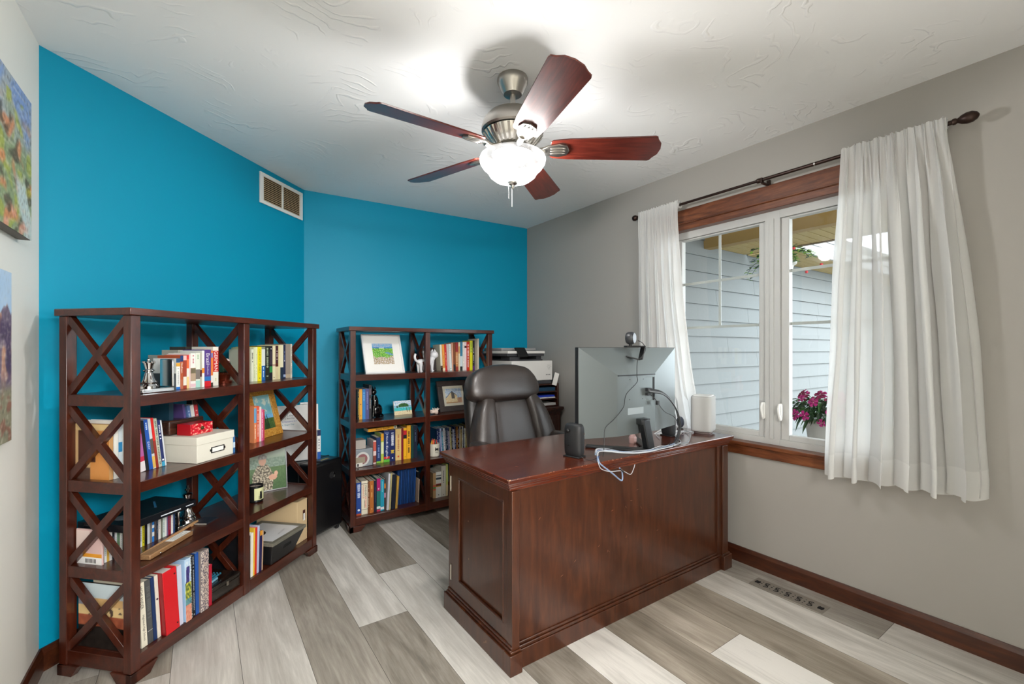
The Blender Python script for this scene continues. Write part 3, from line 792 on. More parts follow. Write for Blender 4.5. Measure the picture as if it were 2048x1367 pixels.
# ------------------------------------------------------------------ bookcases
F1 = T(-.216, 2.193, 0) @ R(45)      # along the diagonal wall: u along the front, v into the depth
F2 = T(.838, 3.16, 0)                # along the back wall
BW, BD, BH = 1.141, .335, 1.412
SH = [.095, .42, .75, 1.08]          # shelf surfaces
def bookcase(F, label):
    t = thing('bookcase', label, 'bookcase', M=F)
    m = MB(); m.box(-.012, -.012, BH - .028, BW + .012, BD + .008, BH, CHERRY_H); m.build('top_board', t, bevel=.003)
    for z in SH[1:]:
        m = MB(); m.box(.030, .006, z - .042, BW - .030, BD - .006, z, CHERRY_H)
        m.box(.004, .030, z - .042, .030, BD - .03, z + .002, CHERRY_H); m.box(BW - .030, .030, z - .042, BW - .004, BD - .03, z + .002, CHERRY_H)
        m.build('shelf', t, bevel=.0015)
    m = MB(); m.box(.030, .004, .040, BW - .030, BD - .006, SH[0], CHERRY_H); m.box(.004, .03, .04, .03, BD - .03, SH[0], CHERRY_H); m.box(BW - .030, .03, .04, BW - .004, BD - .03, SH[0], CHERRY_H); m.build('bottom_shelf', t, bevel=.0015)
    for x in (0, (BW - .037) / 2, BW - .037):
        for y in (0, BD - .035):
            m = MB(); m.box(x, y, .04, x + .037, y + .035, BH - .028, CHERRY); m.build('post', t, bevel=.002)
    for x0 in (0, (BW - .037) / 2, BW - .037):
        xc = x0 + .0185
        for z0, z1 in ((SH[0], SH[1] - .042), (SH[1], SH[2] - .042), (SH[2], SH[3] - .042), (SH[3], BH - .028)):
            m = MB(); ya, yb = .030, BD - .030
            m.bar((xc, ya, z0 + .006), (xc, yb, z1 - .006), .028, .020, CHERRY, up=(1, 0, 0))
            m.bar((xc, ya, z1 - .006), (xc, yb, z0 + .006), .028, .0201, CHERRY, up=(1, 0, 0))
            m.build('cross_brace', t, bevel=.001)
    for x, sx in ((0, 1), (BW, -1)):
        for y, sy in ((0, 1), (BD, -1)):
            m = MB(); P = lambda a: x + sx * a; e = -.004
            xs = sorted((P(e), P(.095))); 
            poly = [(P(e), 0), (P(.072), 0), (P(.080), .012), (P(.105), .04), (P(e), .04)]
            if sx < 0: poly = poly[::-1]
            y0, y1 = sorted((y - sy * .004, y + sy * .020)); m.prism(poly, y0, y1, CHERRY_H, ax='y')
            Q = lambda a: y + sy * a
            poly = [(Q(e), 0), (Q(.062), 0), (Q(.070), .012), (Q(.092), .04), (Q(e), .04)]
            if sy < 0: poly = poly[::-1]
            x0_, x1_ = sorted((x - sx * .004, x + sx * .020)); m.prism(poly, x0_, x1_, CHERRY_H, ax='x')
            m.build('bracket_foot', t, bevel=.001)
    return t
bookcase(F1, 'dark cherry bookcase with crossed end braces standing nearest the cream wall')
bookcase(F2, 'dark cherry bookcase with crossed braces behind the desk and chair')

PAGES = mat('#e9e2d0', .85, name='page_edges')
def book(F, u, v, z, t, h, c, label, lean=0, d=.15, deco=(), rough=.45, group=None, flat=False, yaw=0, name='book', hard=True, cat=None):
    """spine faces the front; lean in degrees, negative leans towards -u"""
    m = MB(); C = mat(c, rough)
    m.box(0, 0, 0, t, .0016, h, C); m.box(0, .0016, 0, .0014, d, h, C); m.box(t - .0014, .0016, 0, t, d, h, C)
    if t > .004: m.box(.0014, .0016, .0025, t - .0014, d - .003, h - .0025, PAGES)
    for q in deco:
        if q[0] == 'b': m.box(-.0002 if q[1] > 0 else 0, -.0005, h * q[1], t, 0.0001, h * q[2], mat(q[3], rough))      # band across the spine
        elif q[0] == 'l':                                                                                              # line of small marks standing for unreadable type
            a, b = q[1], q[2]; n = max(3, int((b - a) * h / .007)); wd = q[4] if len(q) > 4 else .45; cc = mat(q[3], rough)
            rr = random.Random(int(u * 1000) + n)
            for i in range(n):
                if rr.random() < .15: continue
                zc = h * (a + (b - a) * (i + .5) / n); hh = (b - a) * h / n * .34; ww = t * wd / 2 * rr.uniform(.7, 1)
                m.box(t / 2 - ww, -.0008, zc - hh, t / 2 + ww, -.0004, zc + hh, cc)
        elif q[0] == 't':                                                                                              # readable title, reading downwards
            a, b = q[1], q[2]; cx = t * (q[5] if len(q) > 5 else .5); hw = t * (q[6] if len(q) > 6 else .6)
            m.text(q[3], mat(q[4], rough), (b - a) * h, hw, T(cx, -.0012, h * (a + b) / 2) @ Matrix(((0, 1, 0, 0), (0, 0, -1, 0), (-1, 0, 0, 0), (0, 0, 0, 1))), fit=True)
        elif q[0] == 'd': m.lathe([(q[3] * .001, -.0004), (q[3] * .001, .0009)], mat(q[4], rough), 12, c=(t * q[1], -.0002, h * q[2]), M=R(90, 'X'))
    o = m.build(name, smooth=0)
    M = F @ T(u, v, z)
    if yaw: M = M @ R(yaw)
    if flat: M = M @ T(0, 0, t) @ R(90, 'Y')
    elif lean:
        s = sin(radians(abs(lean)))
        M = M @ (T(0, 0, t * s) if lean > 0 else T(0, 0, 0)) @ R(lean, 'Y')
    o.matrix_world = M
    return tag(o, label, cat or 'book', group)

B = 'b'; TT = 't'; LN = 'l'
# ---- left bookcase, top shelf, left half
S = SH[3] + .0005
g1 = 'books on the top shelf of the left bookcase'
rows = [
 (.268, .009, .070, '#3a3f44', 'thin short grey-black booklet beside the silver queen bookend', ()),
 (.278, .019, .136, '#eceeea', 'white book with navy, gold and blue bands near the queen bookend', ((B, .86, 1, '#24507c'), (B, .74, .85, '#d9a13a'), (LN, .15, .70, '#a8aaa8', .25), (B, 0, .08, '#1f6fc4'))),
 (.298, .014, .148, '#b3542f', 'rust orange paperback with navy top in the upper left shelf', ((B, .82, 1, '#203a70'), (TT, .48, .78, 'Italian', '#f2e6d8'), (B, 0, .28, '#b96a4c'))),
 (.313, .016, .148, '#a13f2c', 'brick red book with low cream label among travel guides', ((B, .1, .36, '#efe8da'), (B, .86, 1, '#e8b9b4'))),
 (.330, .011, .150, '#e46a3c', 'thin orange-red spine fading to cream in the travel row', ((B, .88, 1, '#d62f2c'), (B, .0, .35, '#efcf8a'), (B, .35, .6, '#e8e6dc'))),
 (.342, .007, .154, '#e9c9c5', 'very thin pale pink booklet in the travel row', ()),
 (.350, .026, .158, '#eeebe4', 'white travel guide with a street photo on its spine', ((LN, .70, .95, '#c26a78', .3), (B, .20, .58, '#b79f86'), (B, .42, .56, '#5c7c50'), (B, .03, .12, '#e7c4cb'))),
 (.377, .022, .160, '#e4e8da', 'white and mint guide with a rocky photo on the spine', ((LN, .72, .95, '#93b58f', .3), (B, .24, .52, '#7c736c'), (B, 0, .2, '#a9dbd0'))),
 (.400, .009, .160, '#b7b3a2', 'narrow grey-beige book with a maroon block low down', ((B, .30, .5, '#5b1e22'),)),
 (.410, .013, .170, '#efefea', 'slim white book with an orange block beside the purple one', ((B, .38, .52, '#e88a2a'),)),
 (.424, .035, .174, '#553a86', 'purple Brazil handbook with a red foot', ((TT, .60, .90, 'Brazil', '#f4f2f6', .5, .55), (TT, .32, .58, 'Handbook', '#cfc4e4', .5, .3), (B, .155, .27, '#2b6fb5'), (B, 0, .15, '#d01f2a'))),
 (.460, .011, .170, '#df7a33', 'narrow orange book squeezed beside the German dictionary', ((B, .8, .93, '#7d7aa8'), (B, 0, .1, '#3d3a33'), (B, .1, .3, '#e9e3da'))),
 (.472, .031, .188, '#e7e4d8', 'tall cream GERMAN dictionary with red title block', ((B, .36, .90, '#c3221f'), (TT, .38, .885, 'GERMAN', '#f5f0ea', .5, .62), (LN, .12, .2, '#b6b35c', .15))),
]
for u, t, h, c, lb, de in rows: book(F1, u, .10, S, t, h, c, lb, deco=de, group=g1, d=.12)
for u, t, h, c, lb in ((.345, .05, .150, '#9a9f96', 'grey-green book standing in the back row above the travel guides'), (.412, .035, .172, '#b9b4a5', 'thick beige book in the second row behind the purple one'), (.452, .05, .188, '#3e3a33', 'dark tall book with an ochre top edge behind the GERMAN dictionary')):
    book(F1, u, .235, S, t, h, c, lb, group=g1, d=.09)
book(F1, .66, .285, S, .008, .17, '#dfe3e1', 'pale upright booklet behind the centre post, back of the top shelf', d=.03, yaw=12, group=g1)
# top shelf, right half
g2 = 'novels at the top right of the left bookcase'
rows = [
 (.752, .016, .176, '#e3e6d0', 'cream paperback leaning on the centre post in the novel row', ((LN, .55, .9, '#4c4b3c', .5),)),
 (.769, .011, .186, '#d9dfb4', 'thin pale green novel second from the centre post', ((LN, .1, .5, '#b0b48a', .3),)),
 (.781, .016, .188, '#e8edc4', 'pale lime novel left of the bright yellow one', ((LN, .2, .8, '#b6b98f', .2),)),
 (.799, .029, .190, '#f2e219', 'bright yellow GHOST FLEET novel', ((TT, .22, .92, 'GHOST FLEET', '#9c8a18', .5, .42), ('d', .5, .08, 4, '#b09a20'))),
 (.829, .027, .190, '#dfe6df', 'white and blue paperback right of the yellow novel', ((B, 0, .44, '#1c62a8'), (LN, .1, .40, '#cfe0f0', .3), (B, .93, 1, '#8a8f7c'))),
 (.857, .034, .194, '#22281f', 'black novel with pale green capitals and a round emblem', ((LN, .45, .95, '#aab89a', .42), ('d', .5, .40, 7, '#8e9a82'), (LN, .08, .14, '#aab89a', .5))),
 (.892, .023, .194, '#1d1b28', 'black novel with a green block low on the spine', ((B, .22, .40, '#2f8a4a'), (B, .45, .85, '#3c3340'), ('d', .5, .92, 3, '#dddddd'))),
 (.916, .024, .196, '#e6dcb6', 'buff novel between two dark novels', ((B, .40, .46, '#b89a86'), ('d', .5, .06, 3, '#555544'))),
 (.941, .022, .196, '#d9c9a0', 'beige novel with maroon upper half', ((B, .38, 1, '#45202a'), (LN, .58, .86, '#e6ddd6', .3), (B, .38, .48, '#7a3b2a'))),
 (.964, .016, .200, '#e2d8a6', 'straw-coloured slim novel near the grey block', ()),
 (.981, .026, .202, '#e5dfbf', 'cream novel with navy foot', ((B, 0, .34, '#1f3246'),)),
 (1.008, .019, .204, '#232b4a', 'navy novel beside the thick grey one', ((LN, .5, .85, '#6f7fb0', .3), ('d', .5, .52, 3.5, '#e6e6f0'), (B, .05, .12, '#9fb0cf'))),
 (1.028, .044, .208, '#9a8f84', 'thick grey-brown novel near the end of the row', ((B, .02, .12, '#b7a58c'),)),
 (1.074, .013, .208, '#ddd7c8', 'thin white book closing the novel row', ((LN, .1, .9, '#6b665e', .4),)),
]
for u, t, h, c, lb, de in rows: book(F1, u, .13, S, t, h, c, lb, deco=de, group=g2, d=.14)
# second shelf, left half
S = SH[2] + .0005
g3 = 'books on the second shelf of the left bookcase'
rows = [
 (.050, .016, .225, '#e8e6de', 'thick cream book seen through the end brace, second shelf', ()),
 (.067, .014, .225, '#dfeaf0', 'white book with a blue picture label behind the end brace', ((B, .45, .62, '#2f8fc9'),)),
 (.082, .011, .222, '#e5ebe6', 'slim white book between blue-labelled book and black one behind the post', ()),
 (.0945, .009, .222, '#18201f', 'thin black book hidden beside the front post', ()),
 (.1045, .018, .208, '#cf2c3c', 'red guidebook right behind the front post, second shelf', ((LN, .2, .8, '#f0e0e0', .4),)),
]
for u, t, h, c, lb, de in rows: book(F1, u, .14, S, t, h, c, lb, deco=de, group=g3, d=.15)
rows = [
 (.150, .022, .210, '#c92a4e', 'crimson case with pink stripe leaning on the second shelf', ((B, .3, .75, '#b35fa0'), (B, 0, .2, '#ece4e6'))),
 (.173, .014, .212, '#14161c', 'black slim case leaning between crimson and blue ones', ()),
 (.188, .016, .213, '#1f54ad', 'royal blue case leaning on the second shelf', ((TT, .40, .56, 'EASY', '#dfe8f6', .5, .5), (LN, .8, .95, '#cfe0f5', .4))),
 (.205, .012, .216, '#c9cfd2', 'silver-grey case with gold lower half, leaning', ((B, .02, .25, '#d8b25a'), (B, .3, .6, '#5a5048'))),
 (.218, .011, .217, '#d3221f', 'bright red leaning book beside the lined beige one', ((B, 0, .55, '#8f2a20'),)),
 (.230, .014, .212, '#b9bfae', 'beige leaning book with fine dark lines', ((LN, .05, .95, '#6d6f62', .5),)),
 (.245, .013, .204, '#1b2a63', 'navy leaning book with white title nearest the storage box', ((LN, .55, .9, '#e6e9f4', .45), ('d', .5, .14, 4, '#e9eef5'), (B, 0, .1, '#3aa0c8'))),
 (.259, .006, .202, '#d6dbe0', 'thin white booklet leaning at the end of the slanted books', ()),
]
for u, t, h, c, lb, de in rows: book(F1, u, .135, S, t, h, c, lb, deco=de, lean=-7, group=g3, d=.14)
# row behind the storage box, leaning towards the centre post
rows = [
 (.335, .022, .265, '#17384a', 'tall dark teal book leaning behind the red jewellery box', 0, ()),
 (.44, .012, .25, '#5b4a86', 'purple spine leaning behind the storage box', -9, ()),
 (.462, .016, .24, '#5f7fb4', 'slate blue book leaning near the centre post, second shelf', -9, ((LN, .2, .9, '#c9d8ee', .4),)),
 (.481, .018, .24, '#e9e6e2', 'white book leaning near the centre post, second shelf', -9, ((LN, .2, .3, '#555555', .2),)),
 (.502, .018, .238, '#c63b44', 'red book leaning against the centre post, second shelf', -9, ((LN, .2, .9, '#e8b9b4', .5),)),
]
for u, t, h, c, lb, ln, de in rows: book(F1, u, .20, S, t, h, c, lb, deco=de, lean=ln, group=g3, d=.10)
book(F1, .522, .035, S, .012, .085, '#3b6fa8', 'low blue and white booklet squeezed right of the storage box', d=.14, deco=((B, .3, .6, '#c9dcec'),), group=g3)

def place(o, F, u, v, z, rz=0):
    o.matrix_world = F @ T(u, v, z) @ R(rz)
    return o
def framed(name, label, cat, F, u, v, z, wd, ht, fr, frm, rz, lean, picfn, nx=60, ny=60, mt=0, mtc='#efeeea', depth=.02, glassy=True, group=None):
    """picture frame leaning back on its foot; u, v is the middle of its bottom edge"""
    t = thing(name, label, cat, M=F @ T(u, v, z) @ R(rz) @ T(0, 0, .0005) @ R(-lean, 'X'))
    m = MB()
    for x0, x1, z0, z1 in ((-wd / 2, wd / 2, 0, fr), (-wd / 2, wd / 2, ht - fr, ht), (-wd / 2, -wd / 2 + fr, fr, ht - fr), (wd / 2 - fr, wd / 2, fr, ht - fr)):
        m.box(x0, 0, z0, x1, depth, z1, frm)
    m.build('frame', t, bevel=.0015)
    if mt:
        m = MB(); m.box(-wd / 2 + fr, .006, fr, wd / 2 - fr, .0085, ht - fr, mat(mtc, .7)); m.build('mat_board', t)
    pw, ph = wd - 2 * fr - 2 * mt, ht - 2 * fr - 2 * mt
    picture('picture', pw, ph, nx, ny, picfn, PRINT, t, T(0, .0055 if mt else .008, fr + mt))
    m = MB(); m.box(-wd / 2 + .004, depth - .004, .004, wd / 2 - .004, depth - .001, ht - .004, BLACK); m.build('backing', t)
    return t
# ---- right half of the second shelf
g4 = 'small books before the golden frame'
rows = [
 (.742, .018, .196, '#e08a5c', 'orange and tan paperback by the centre post, second shelf', ((B, .55, .95, '#6fa3c9'), (LN, .1, .5, '#f5d9c4', .4))),
 (.761, .020, .196, '#df5f45', 'orange-red paperback beside the tan one, second shelf', ((LN, .15, .9, '#f2cdbb', .4),)),
 (.782, .014, .190, '#f3dcd8', 'pale pink thin book left of the magenta one', ()),
 (.797, .014, .175, '#e0679a', 'magenta-pink book before the golden frame', ((LN, .1, .9, '#f6d3df', .4),)),
 (.812, .009, .170, '#c23f52', 'narrow crimson book touching the golden frame', ()),
]
for u, t, h, c, lb, de in rows: book(F1, u, .105, S, t, h, c, lb, deco=de, group=g4, d=.09)
GOLDW = wood('gilded_wood', '#8a5a1c', '#b9822f', '#d9ad5a', scale=(20, 20, 20), rough=.4, coat=.2, bump=.4)
def mountain(u, v):
    f = nz(u * 20, v * 20, 5); n = nz(u * 4, v * 4, 6)
    if v > .42:
        c = mixc('#5fa6bd', '#8fc4c8', v + n * .4)
        if n + f * .3 > .15 and v > .5: c = '#cdd9cc'
        return c
    if v > .30: c = mixc('#5c9fd0', '#7db4dc', f + .5)
    else: c = mixc('#2b4a27', '#55743a', f + .5)
    for x in (.3, .5, .62): 
        if v < .50 and abs(u - x) < (.50 - v) * .16: c = mixc('#16301c', '#2c4a26', f + .5)
    return c
fr = framed('framed_picture', 'golden wooden frame around a lake and fir painting, second shelf', 'picture frame', F1, .925, .150, S, .240, .29, .045, GOLDW, 4, 14, mountain)
m = MB(); m.text('Great Smoky Mountains', mat('#5a3a18', .6), .15, .012, T(0, -.0008, .272) @ R(90, 'X')); m.build('inscription', fr, smooth=0)
# white board with handwriting, standing on edge behind, beyond the right end
wb = thing('whiteboard', 'small whiteboard with a handwritten list standing on the black suitcase', 'whiteboard', M=T(.535, 3.325, .5035) @ R(-4, 'X'))
m = MB(); m.box(-.135, 0, 0, .135, .012, .375, mat('#dcdcda', .35)); m.build('board', wb, bevel=.002)
m = MB(); I1, I2, I3 = mat('#33343a', .6), mat('#2a49a8', .6), mat('#1f7f8c', .6)
for s_, mm, x, z, ln_ in (('A List', I1, -.03, .33, .035), ('1. Day', I1, -.04, .306, .04), ('2. Best Day', I1, -.045, .288, .06), ('3. Functions as a Verb', I2, -.03, .270, .12), ('4. Shape Day', I3, -.055, .246, .075)):
    m.text(s_, mm, ln_, .014, T(x, -.0008, z) @ R(90, 'X') @ R(3))
m.build('handwriting', wb, smooth=0)
m = MB(); m.tube([(.02, .006, .383), (.10, .006, .383)], .008, mat('#f0f0f0', .4), 12); m.build('marker', wb)

# ---- third shelf: board game on discs, king bookend, sticks
S = SH[1] + .0005
cds = [(.0385, .0055, '#eceeee', 'white'), (.0445, .004, '#15161a', 'thin black'), (.049, .009, '#dfe4e4', 'pale grey'), (.0585, .009, '#d8b052', 'gold'), (.068, .010, '#ecebea', 'milk white'), (.0785, .009, '#23272f', 'charcoal'), (.088, .009, '#e8eef0', 'frosty white'), (.0975, .010, '#6f9a72', 'sage green'), (.108, .010, '#e5e7e4', 'off-white'), (.1185, .010, '#222', 'black'), (.129, .010, '#b9bcc0', 'silver'), (.1395, .010, '#d9dde0', 'light grey'), (.150, .010, '#54362c', 'brown'), (.1605, .010, '#e6e4da', 'ivory'), (.171, .010, '#e2dcd2', 'cream'),
 (.182, .006, '#d9703f', 'orange'), (.1885, .010, '#dfe5e8', 'pearl white'), (.199, .010, '#d6cc28', 'yellow'), (.2095, .012, '#1a1c22', 'jet black'), (.222, .010, '#cfd6da', 'ash white'), (.2325, .010, '#7c7672', 'taupe'), (.243, .009, '#2f7fd0', 'sky blue'), (.2525, .009, '#50403a', 'dark brown'), (.262, .009, '#3a4150', 'steel'), (.2715, .011, '#e3dfda', 'bone'), (.283, .008, '#6f7468', 'olive grey'), (.2915, .010, '#cfe0da', 'mint white'), (.302, .008, '#e9ecea', 'chalk white'), (.3105, .007, '#7d6c8c', 'mauve'), (.318, .013, '#8f1f3a', 'wine red'), (.3315, .010, '#e8e6e4', 'snow white'), (.342, .008, '#2b4a7a', 'deep blue'), (.3505, .008, '#101820', 'inky black')]
rr = random.Random(11)
for i, (u, t, c, nm) in enumerate(cds):
    if len(c) == 4: c = '#222222'
    dd = ((LN, .15 + .2 * rr.random(), .6 + .3 * rr.random(), '#8a909a' if sum(lin(c)) > 1.2 else '#747c88', rr.uniform(.15, .3)),) if rr.random() < .6 else ()
    if nm == 'sky blue': dd = ((B, .2, .35, '#e5ecf2'), (B, .5, .6, '#e5ecf2'))
    if nm == 'yellow': dd = ((LN, .1, .9, '#8d8620', .4), (B, .94, 1, '#222222'))
    book(F1, u, .185, S, t, .122 + rr.uniform(-.001, .001), c, '%s disc case in the row under the board game' % nm, deco=dd, group='disc cases on the third shelf', d=.125, rough=.25, name='disc_case', cat='disc case')
bg_ = thing('board_game', 'flat black board game box lying on the disc cases', 'board game', M=F1 @ T(-.004, .085, S + .1245) @ R(-1))
m = MB(); m.box(.048, .005, 0, .366, .230, .030, mat('#15171c', .25)); m.build('box', bg_, bevel=.002)
gl_ = mat('#cfd6de', .4)
for xa, xb, za, zb in ((.20, .29, .010, .0145), (.315, .352, .012, .0155), (.06, .10, .010, .015)):
    m = MB(); m.box(xa, .0044, za, xb, .0052, zb, gl_); m.build('side_lettering', bg_, smooth=0)
m = MB(); m.lathe([(.035, .0302), (.035, .0306)], mat('#7c8a94', .4), 20, c=(.12, .09, 0)); m.build('round_emblem', bg_)
m = MB(); m.bar((.24, .08, .0304), (.30, .16, .0304), .008, .0006, mat('#2c6f9c', .3)); m.build('cover_streak', bg_, smooth=0)
def bookend(label, F, u, v, z, rz, crown):
    t = thing('chess_bookend', label, 'bookend', M=F @ T(u, v, z) @ R(rz))
    m = MB(); m.box(-.055, -.035, 0, .075, .035, .018, CHROME); m.box(.066, -.035, .018, .075, .035, .135, CHROME); m.build('plate', t, bevel=.003)
    m = MB(); k = .16 if crown == 'king' else .135
    m.lathe([(.034, .018), (.034, .027), (.028, .035), (.030, .042), (.021, .055), (.015, .078), (.012, k * .62), (.021, k * .66), (.021, k * .68), (.013, k * .71), (.017, k * .82), (.021, k * .90), (.013, k * .93), (.005, k * .95)], CHROME, 28, c=(-.006, 0, 0))
    if crown == 'king':
        m.box(-.010, -.003, k * .94, -.002, .003, k * 1.16, CHROME); m.box(-.017, -.003, k * 1.02, .005, .003, k * 1.07, CHROME)
    else:
        m.super((-.006, 0, k * .985), (.006, .006, .007), CHROME, 1, 1, 12, 8)
        for a in range(8): m.super((-.006 + .018 * cos(a * pi / 4), .018 * sin(a * pi / 4), k * .91), (.004, .004, .006), CHROME, 1, 1, 8, 6)
    m.build('chess_piece', t)
    return t
bookend('silver chess queen bookend on the top shelf before the travel guides', F1, .147, .085, SH[3] + .0005, -4, 'queen')
bookend('silver chess king bookend ending the row of disc cases', F1, .438, .215, S, 180, 'king')
# wooden stick and box lid lying across the shelf
st = thing('wooden_stick', 'thin pale wooden stick lying slanted before the disc cases', 'stick', M=F1 @ T(.10, .078, S) @ R(15))
m = MB(); m.box(0, 0, .006, .38, .012, .014, mat('#c79868', .5)); m.box(.03, .001, 0, .045, .010, .006, mat('#c79868', .5)); m.box(.33, .001, 0, .345, .010, .006, mat('#c79868', .5)); m.build('stick', st, bevel=.002)
lid = thing('pencil_box', 'narrow wooden pencil box with white label lying on the third shelf', 'pencil box', M=F1 @ T(.10, .030, S) @ R(11))
WDL = wood('pale_oak', '#7c5a3c', '#94704c', '#a98460', scale=(3, 30, 30), rough=.5, coat=.1)
m = MB(); m.box(0, 0, 0, .245, .045, .020, WDL); m.build('box', lid, bevel=.004)
m = MB(); m.box(.13, .006, .0201, .24, .040, .0206, PAPER)
for k in range(3): m.box(.145, .012 + .009 * k, .0206, .225 - .02 * (k % 2), .0135 + .009 * k, .0209, mat('#8a8a88', .8))
m.build('label_sticker', lid, smooth=0)
m = MB(); m.super((.05, -.003, .008), (.004, .004, .004), CHROME, 1, 1, 10, 6); m.build('clasp', lid)
nb = book(F1, .452, .115, S, .007, .085, '#23262e', 'dark thin booklet lying flat beyond the wooden stick', flat=True, d=.07, yaw=10, deco=())
# cereal-like paperboard packet at the end
pk = thing('cardboard_packet', 'printed packet with orange stripe and barcode standing behind the end brace', 'packet', M=F1 @ T(.0305, .17, S))
m = MB(); m.box(0, .002, 0, .007, .125, .135, mat('#d9b8b4', .5)); m.build('packet', pk, bevel=.001)
m = MB(); m.box(-.0006, .003, .0, -.0001, .124, .028, mat('#efefee', .5)); m.box(-.0006, .003, .028, -.0001, .124, .042, mat('#e29a2c', .5)); m.box(-.0006, .06, .06, -.0001, .124, .13, mat('#e6d0c8', .5))
for k in range(9): m.box(-.0009, .03 + .006 * k, .006, -.0005, .033 + .006 * k, .022, mat('#222222', .6))
m.build('barcode_print', pk, smooth=0)

# ---- third shelf right half: photo and candle
def portrait(u, v):
    f = nz(u * 24, v * 24, 3); n = nz(u * 3, v * 3, 8)
    c = mixc('#8ea08a', '#c9d2ce', (v - .7) * 3) if v > .70 + .04 * n else mixc('#3f5f36', '#6f8a5c', v + .3 * f)
    if .55 < v < .78: c = mixc('#6f8677', '#93a596', f + .5)
    x = u - .40
    if v < .62 and abs(x) < .26 - max(0, v - .40) * .6 - max(0, .15 - v) * .2: c = mixc('#4c4438', '#cfc4ac', f * 1.6 + .5)
    if (x / .10) ** 2 + ((v - .73) / .12) ** 2 < 1: c = '#c79a84'
    if (x / .115) ** 2 + ((v - .80) / .09) ** 2 < 1 and v > .76: c = mixc('#7f7c78', '#a9a6a2', f + .5)
    if ((u - .66) / .11) ** 2 + ((v - .30) / .07) ** 2 < 1: c = '#cf9c84'
    if ((u - .74) / .05) ** 2 + ((v - .38) / .06) ** 2 < 1: c = '#d5a68e'
    return c
framed('framed_picture', 'silver-edged photo of a person in patterned shirt on green hills', 'picture frame', F1, .951, .191, S, .22, .250, .006, mat('#b9bcc0', .3, .8), -38, 7, portrait, 90, 110)
cd = thing('candle', 'black candle jar with a cat on its cream label', 'candle', M=F1 @ T(.79, .135, S))
m = MB(); m.lathe([(.034, 0), (.037, .004), (.038, .09), (.036, .09), (.035, .078), (.0, .078)], mat('#131416', .25), 32, cap=False); m.build('jar', cd)
m = MB()
lc = mat('#d9dba8', .6)
vs = []; fs = []
for i in range(13):
    a = radians(-150 + i * 8.3 + 0); vs += [(.0384 * cos(a), .0384 * sin(a), .014), (.0384 * cos(a), .0384 * sin(a), .078)]
for i in range(12): fs.append((2 * i, 2 * i + 2, 2 * i + 3, 2 * i + 1))
m.add(vs, fs, lc); m.build('label_sticker', cd)
m = MB(); ct = mat('#20241f', .5); Mx = R(-12)
A = lambda p: Mx @ Vector(p)
m.T = R(-10)
for x0, x1, z0, z1 in ((-.007, .007, .018, .045), (-.006, .006, .045, .058), (-.012, -.010, .018, .036)): m.box(x0, -.0392, z0, x1, -.0386, z1, ct)
m.prism([(-.006, .058), (-.003, .058), (-.005, .064)], -.0392, -.0386, ct, ax='y'); m.prism([(.003, .058), (.006, .058), (.005, .064)], -.0392, -.0386, ct, ax='y')
m.build('cat_print', cd, smooth=0)
m = MB(); m.lathe([(.0, .077), (.0345, .0775), (.0345, .079), (0, .079)], mat('#a89a90', .5), 24, cap=False); m.tube([(0, 0, .079), (.001, 0, .088)], .0008, BLACK, 5); m.build('wax', cd)

# ---- storage box with jewellery box and mirror on it (second shelf)
S = SH[2] + .0005
bx = thing('storage_box', 'cream lidded storage box with black label holder', 'box', M=F1 @ T(.305, .022, S))
CB = mat('#dcd9cc', .7); CBS = mat('#dad7ca', .7)
m = MB(); m.box(.004, .003, 0, .206, .262, .086, CB); m.build('box', bx, bevel=.0015)
m = MB(); m.box(0, 0, .080, .21, .266, .116, CB); m.build('lid', bx, bevel=.0015)
m = MB(); LH = mat('#2c2a29', .35, .7)
for x0, x1, z0, z1 in ((.078, .152, .030, .034), (.078, .152, .053, .057), (.078, .083, .03, .057), (.147, .152, .03, .057)): m.box(x0, .0005, z0, x1, .004, z1, LH)
m.box(.072, .001, .038, .078, .004, .049, LH); m.box(.152, .001, .038, .158, .004, .049, LH); m.build('label_holder', bx, bevel=.0008)
m = MB(); m.box(.083, .0018, .034, .147, .0029, .053, PAPER); m.build('paper_label', bx)
jb = thing('jewellery_box', 'red floral jewellery drawer box on top of the storage box', 'box', M=F1 @ T(.335, .085, S + .1165) @ R(-2))
def brocade(u, v):
    f = nz(u * 9, v * 6, 2) + .6 * nz(u * 22, v * 14, 5)
    return '#e8b49c' if f > .35 else ('#b3121f' if f < -.1 else '#d8263a')
m = MB(); m.box(0, .001, 0, .115, .075, .05, mat('#b3121f', .35)); m.build('box', jb, bevel=.001)
picture('brocade_front', .113, .048, 50, 24, brocade, PRINT, jb, T(.0575, -.0004, .001))
m = MB(); m.lathe([(.009, 0), (.009, .002), (.004, .004)], mat('#6b5a3a', .4, .9), 16, c=(.058, -.001, .027), M=R(90, 'X')); m.build('clasp', jb)
wb2 = thing('wooden_case', 'dark curved wooden case lying behind the red jewellery box', 'box', M=F1 @ T(.312, .175, S + .1165) @ R(-2))
m = MB(); m.box(0, 0, 0, .18, .08, .066, wood('dark_rosewood', '#1d0f0b', '#3a2017', '#6b4632', scale=(3, 30, 30), rough=.3)); m.build('case', wb2, bevel=.008, seg=3)

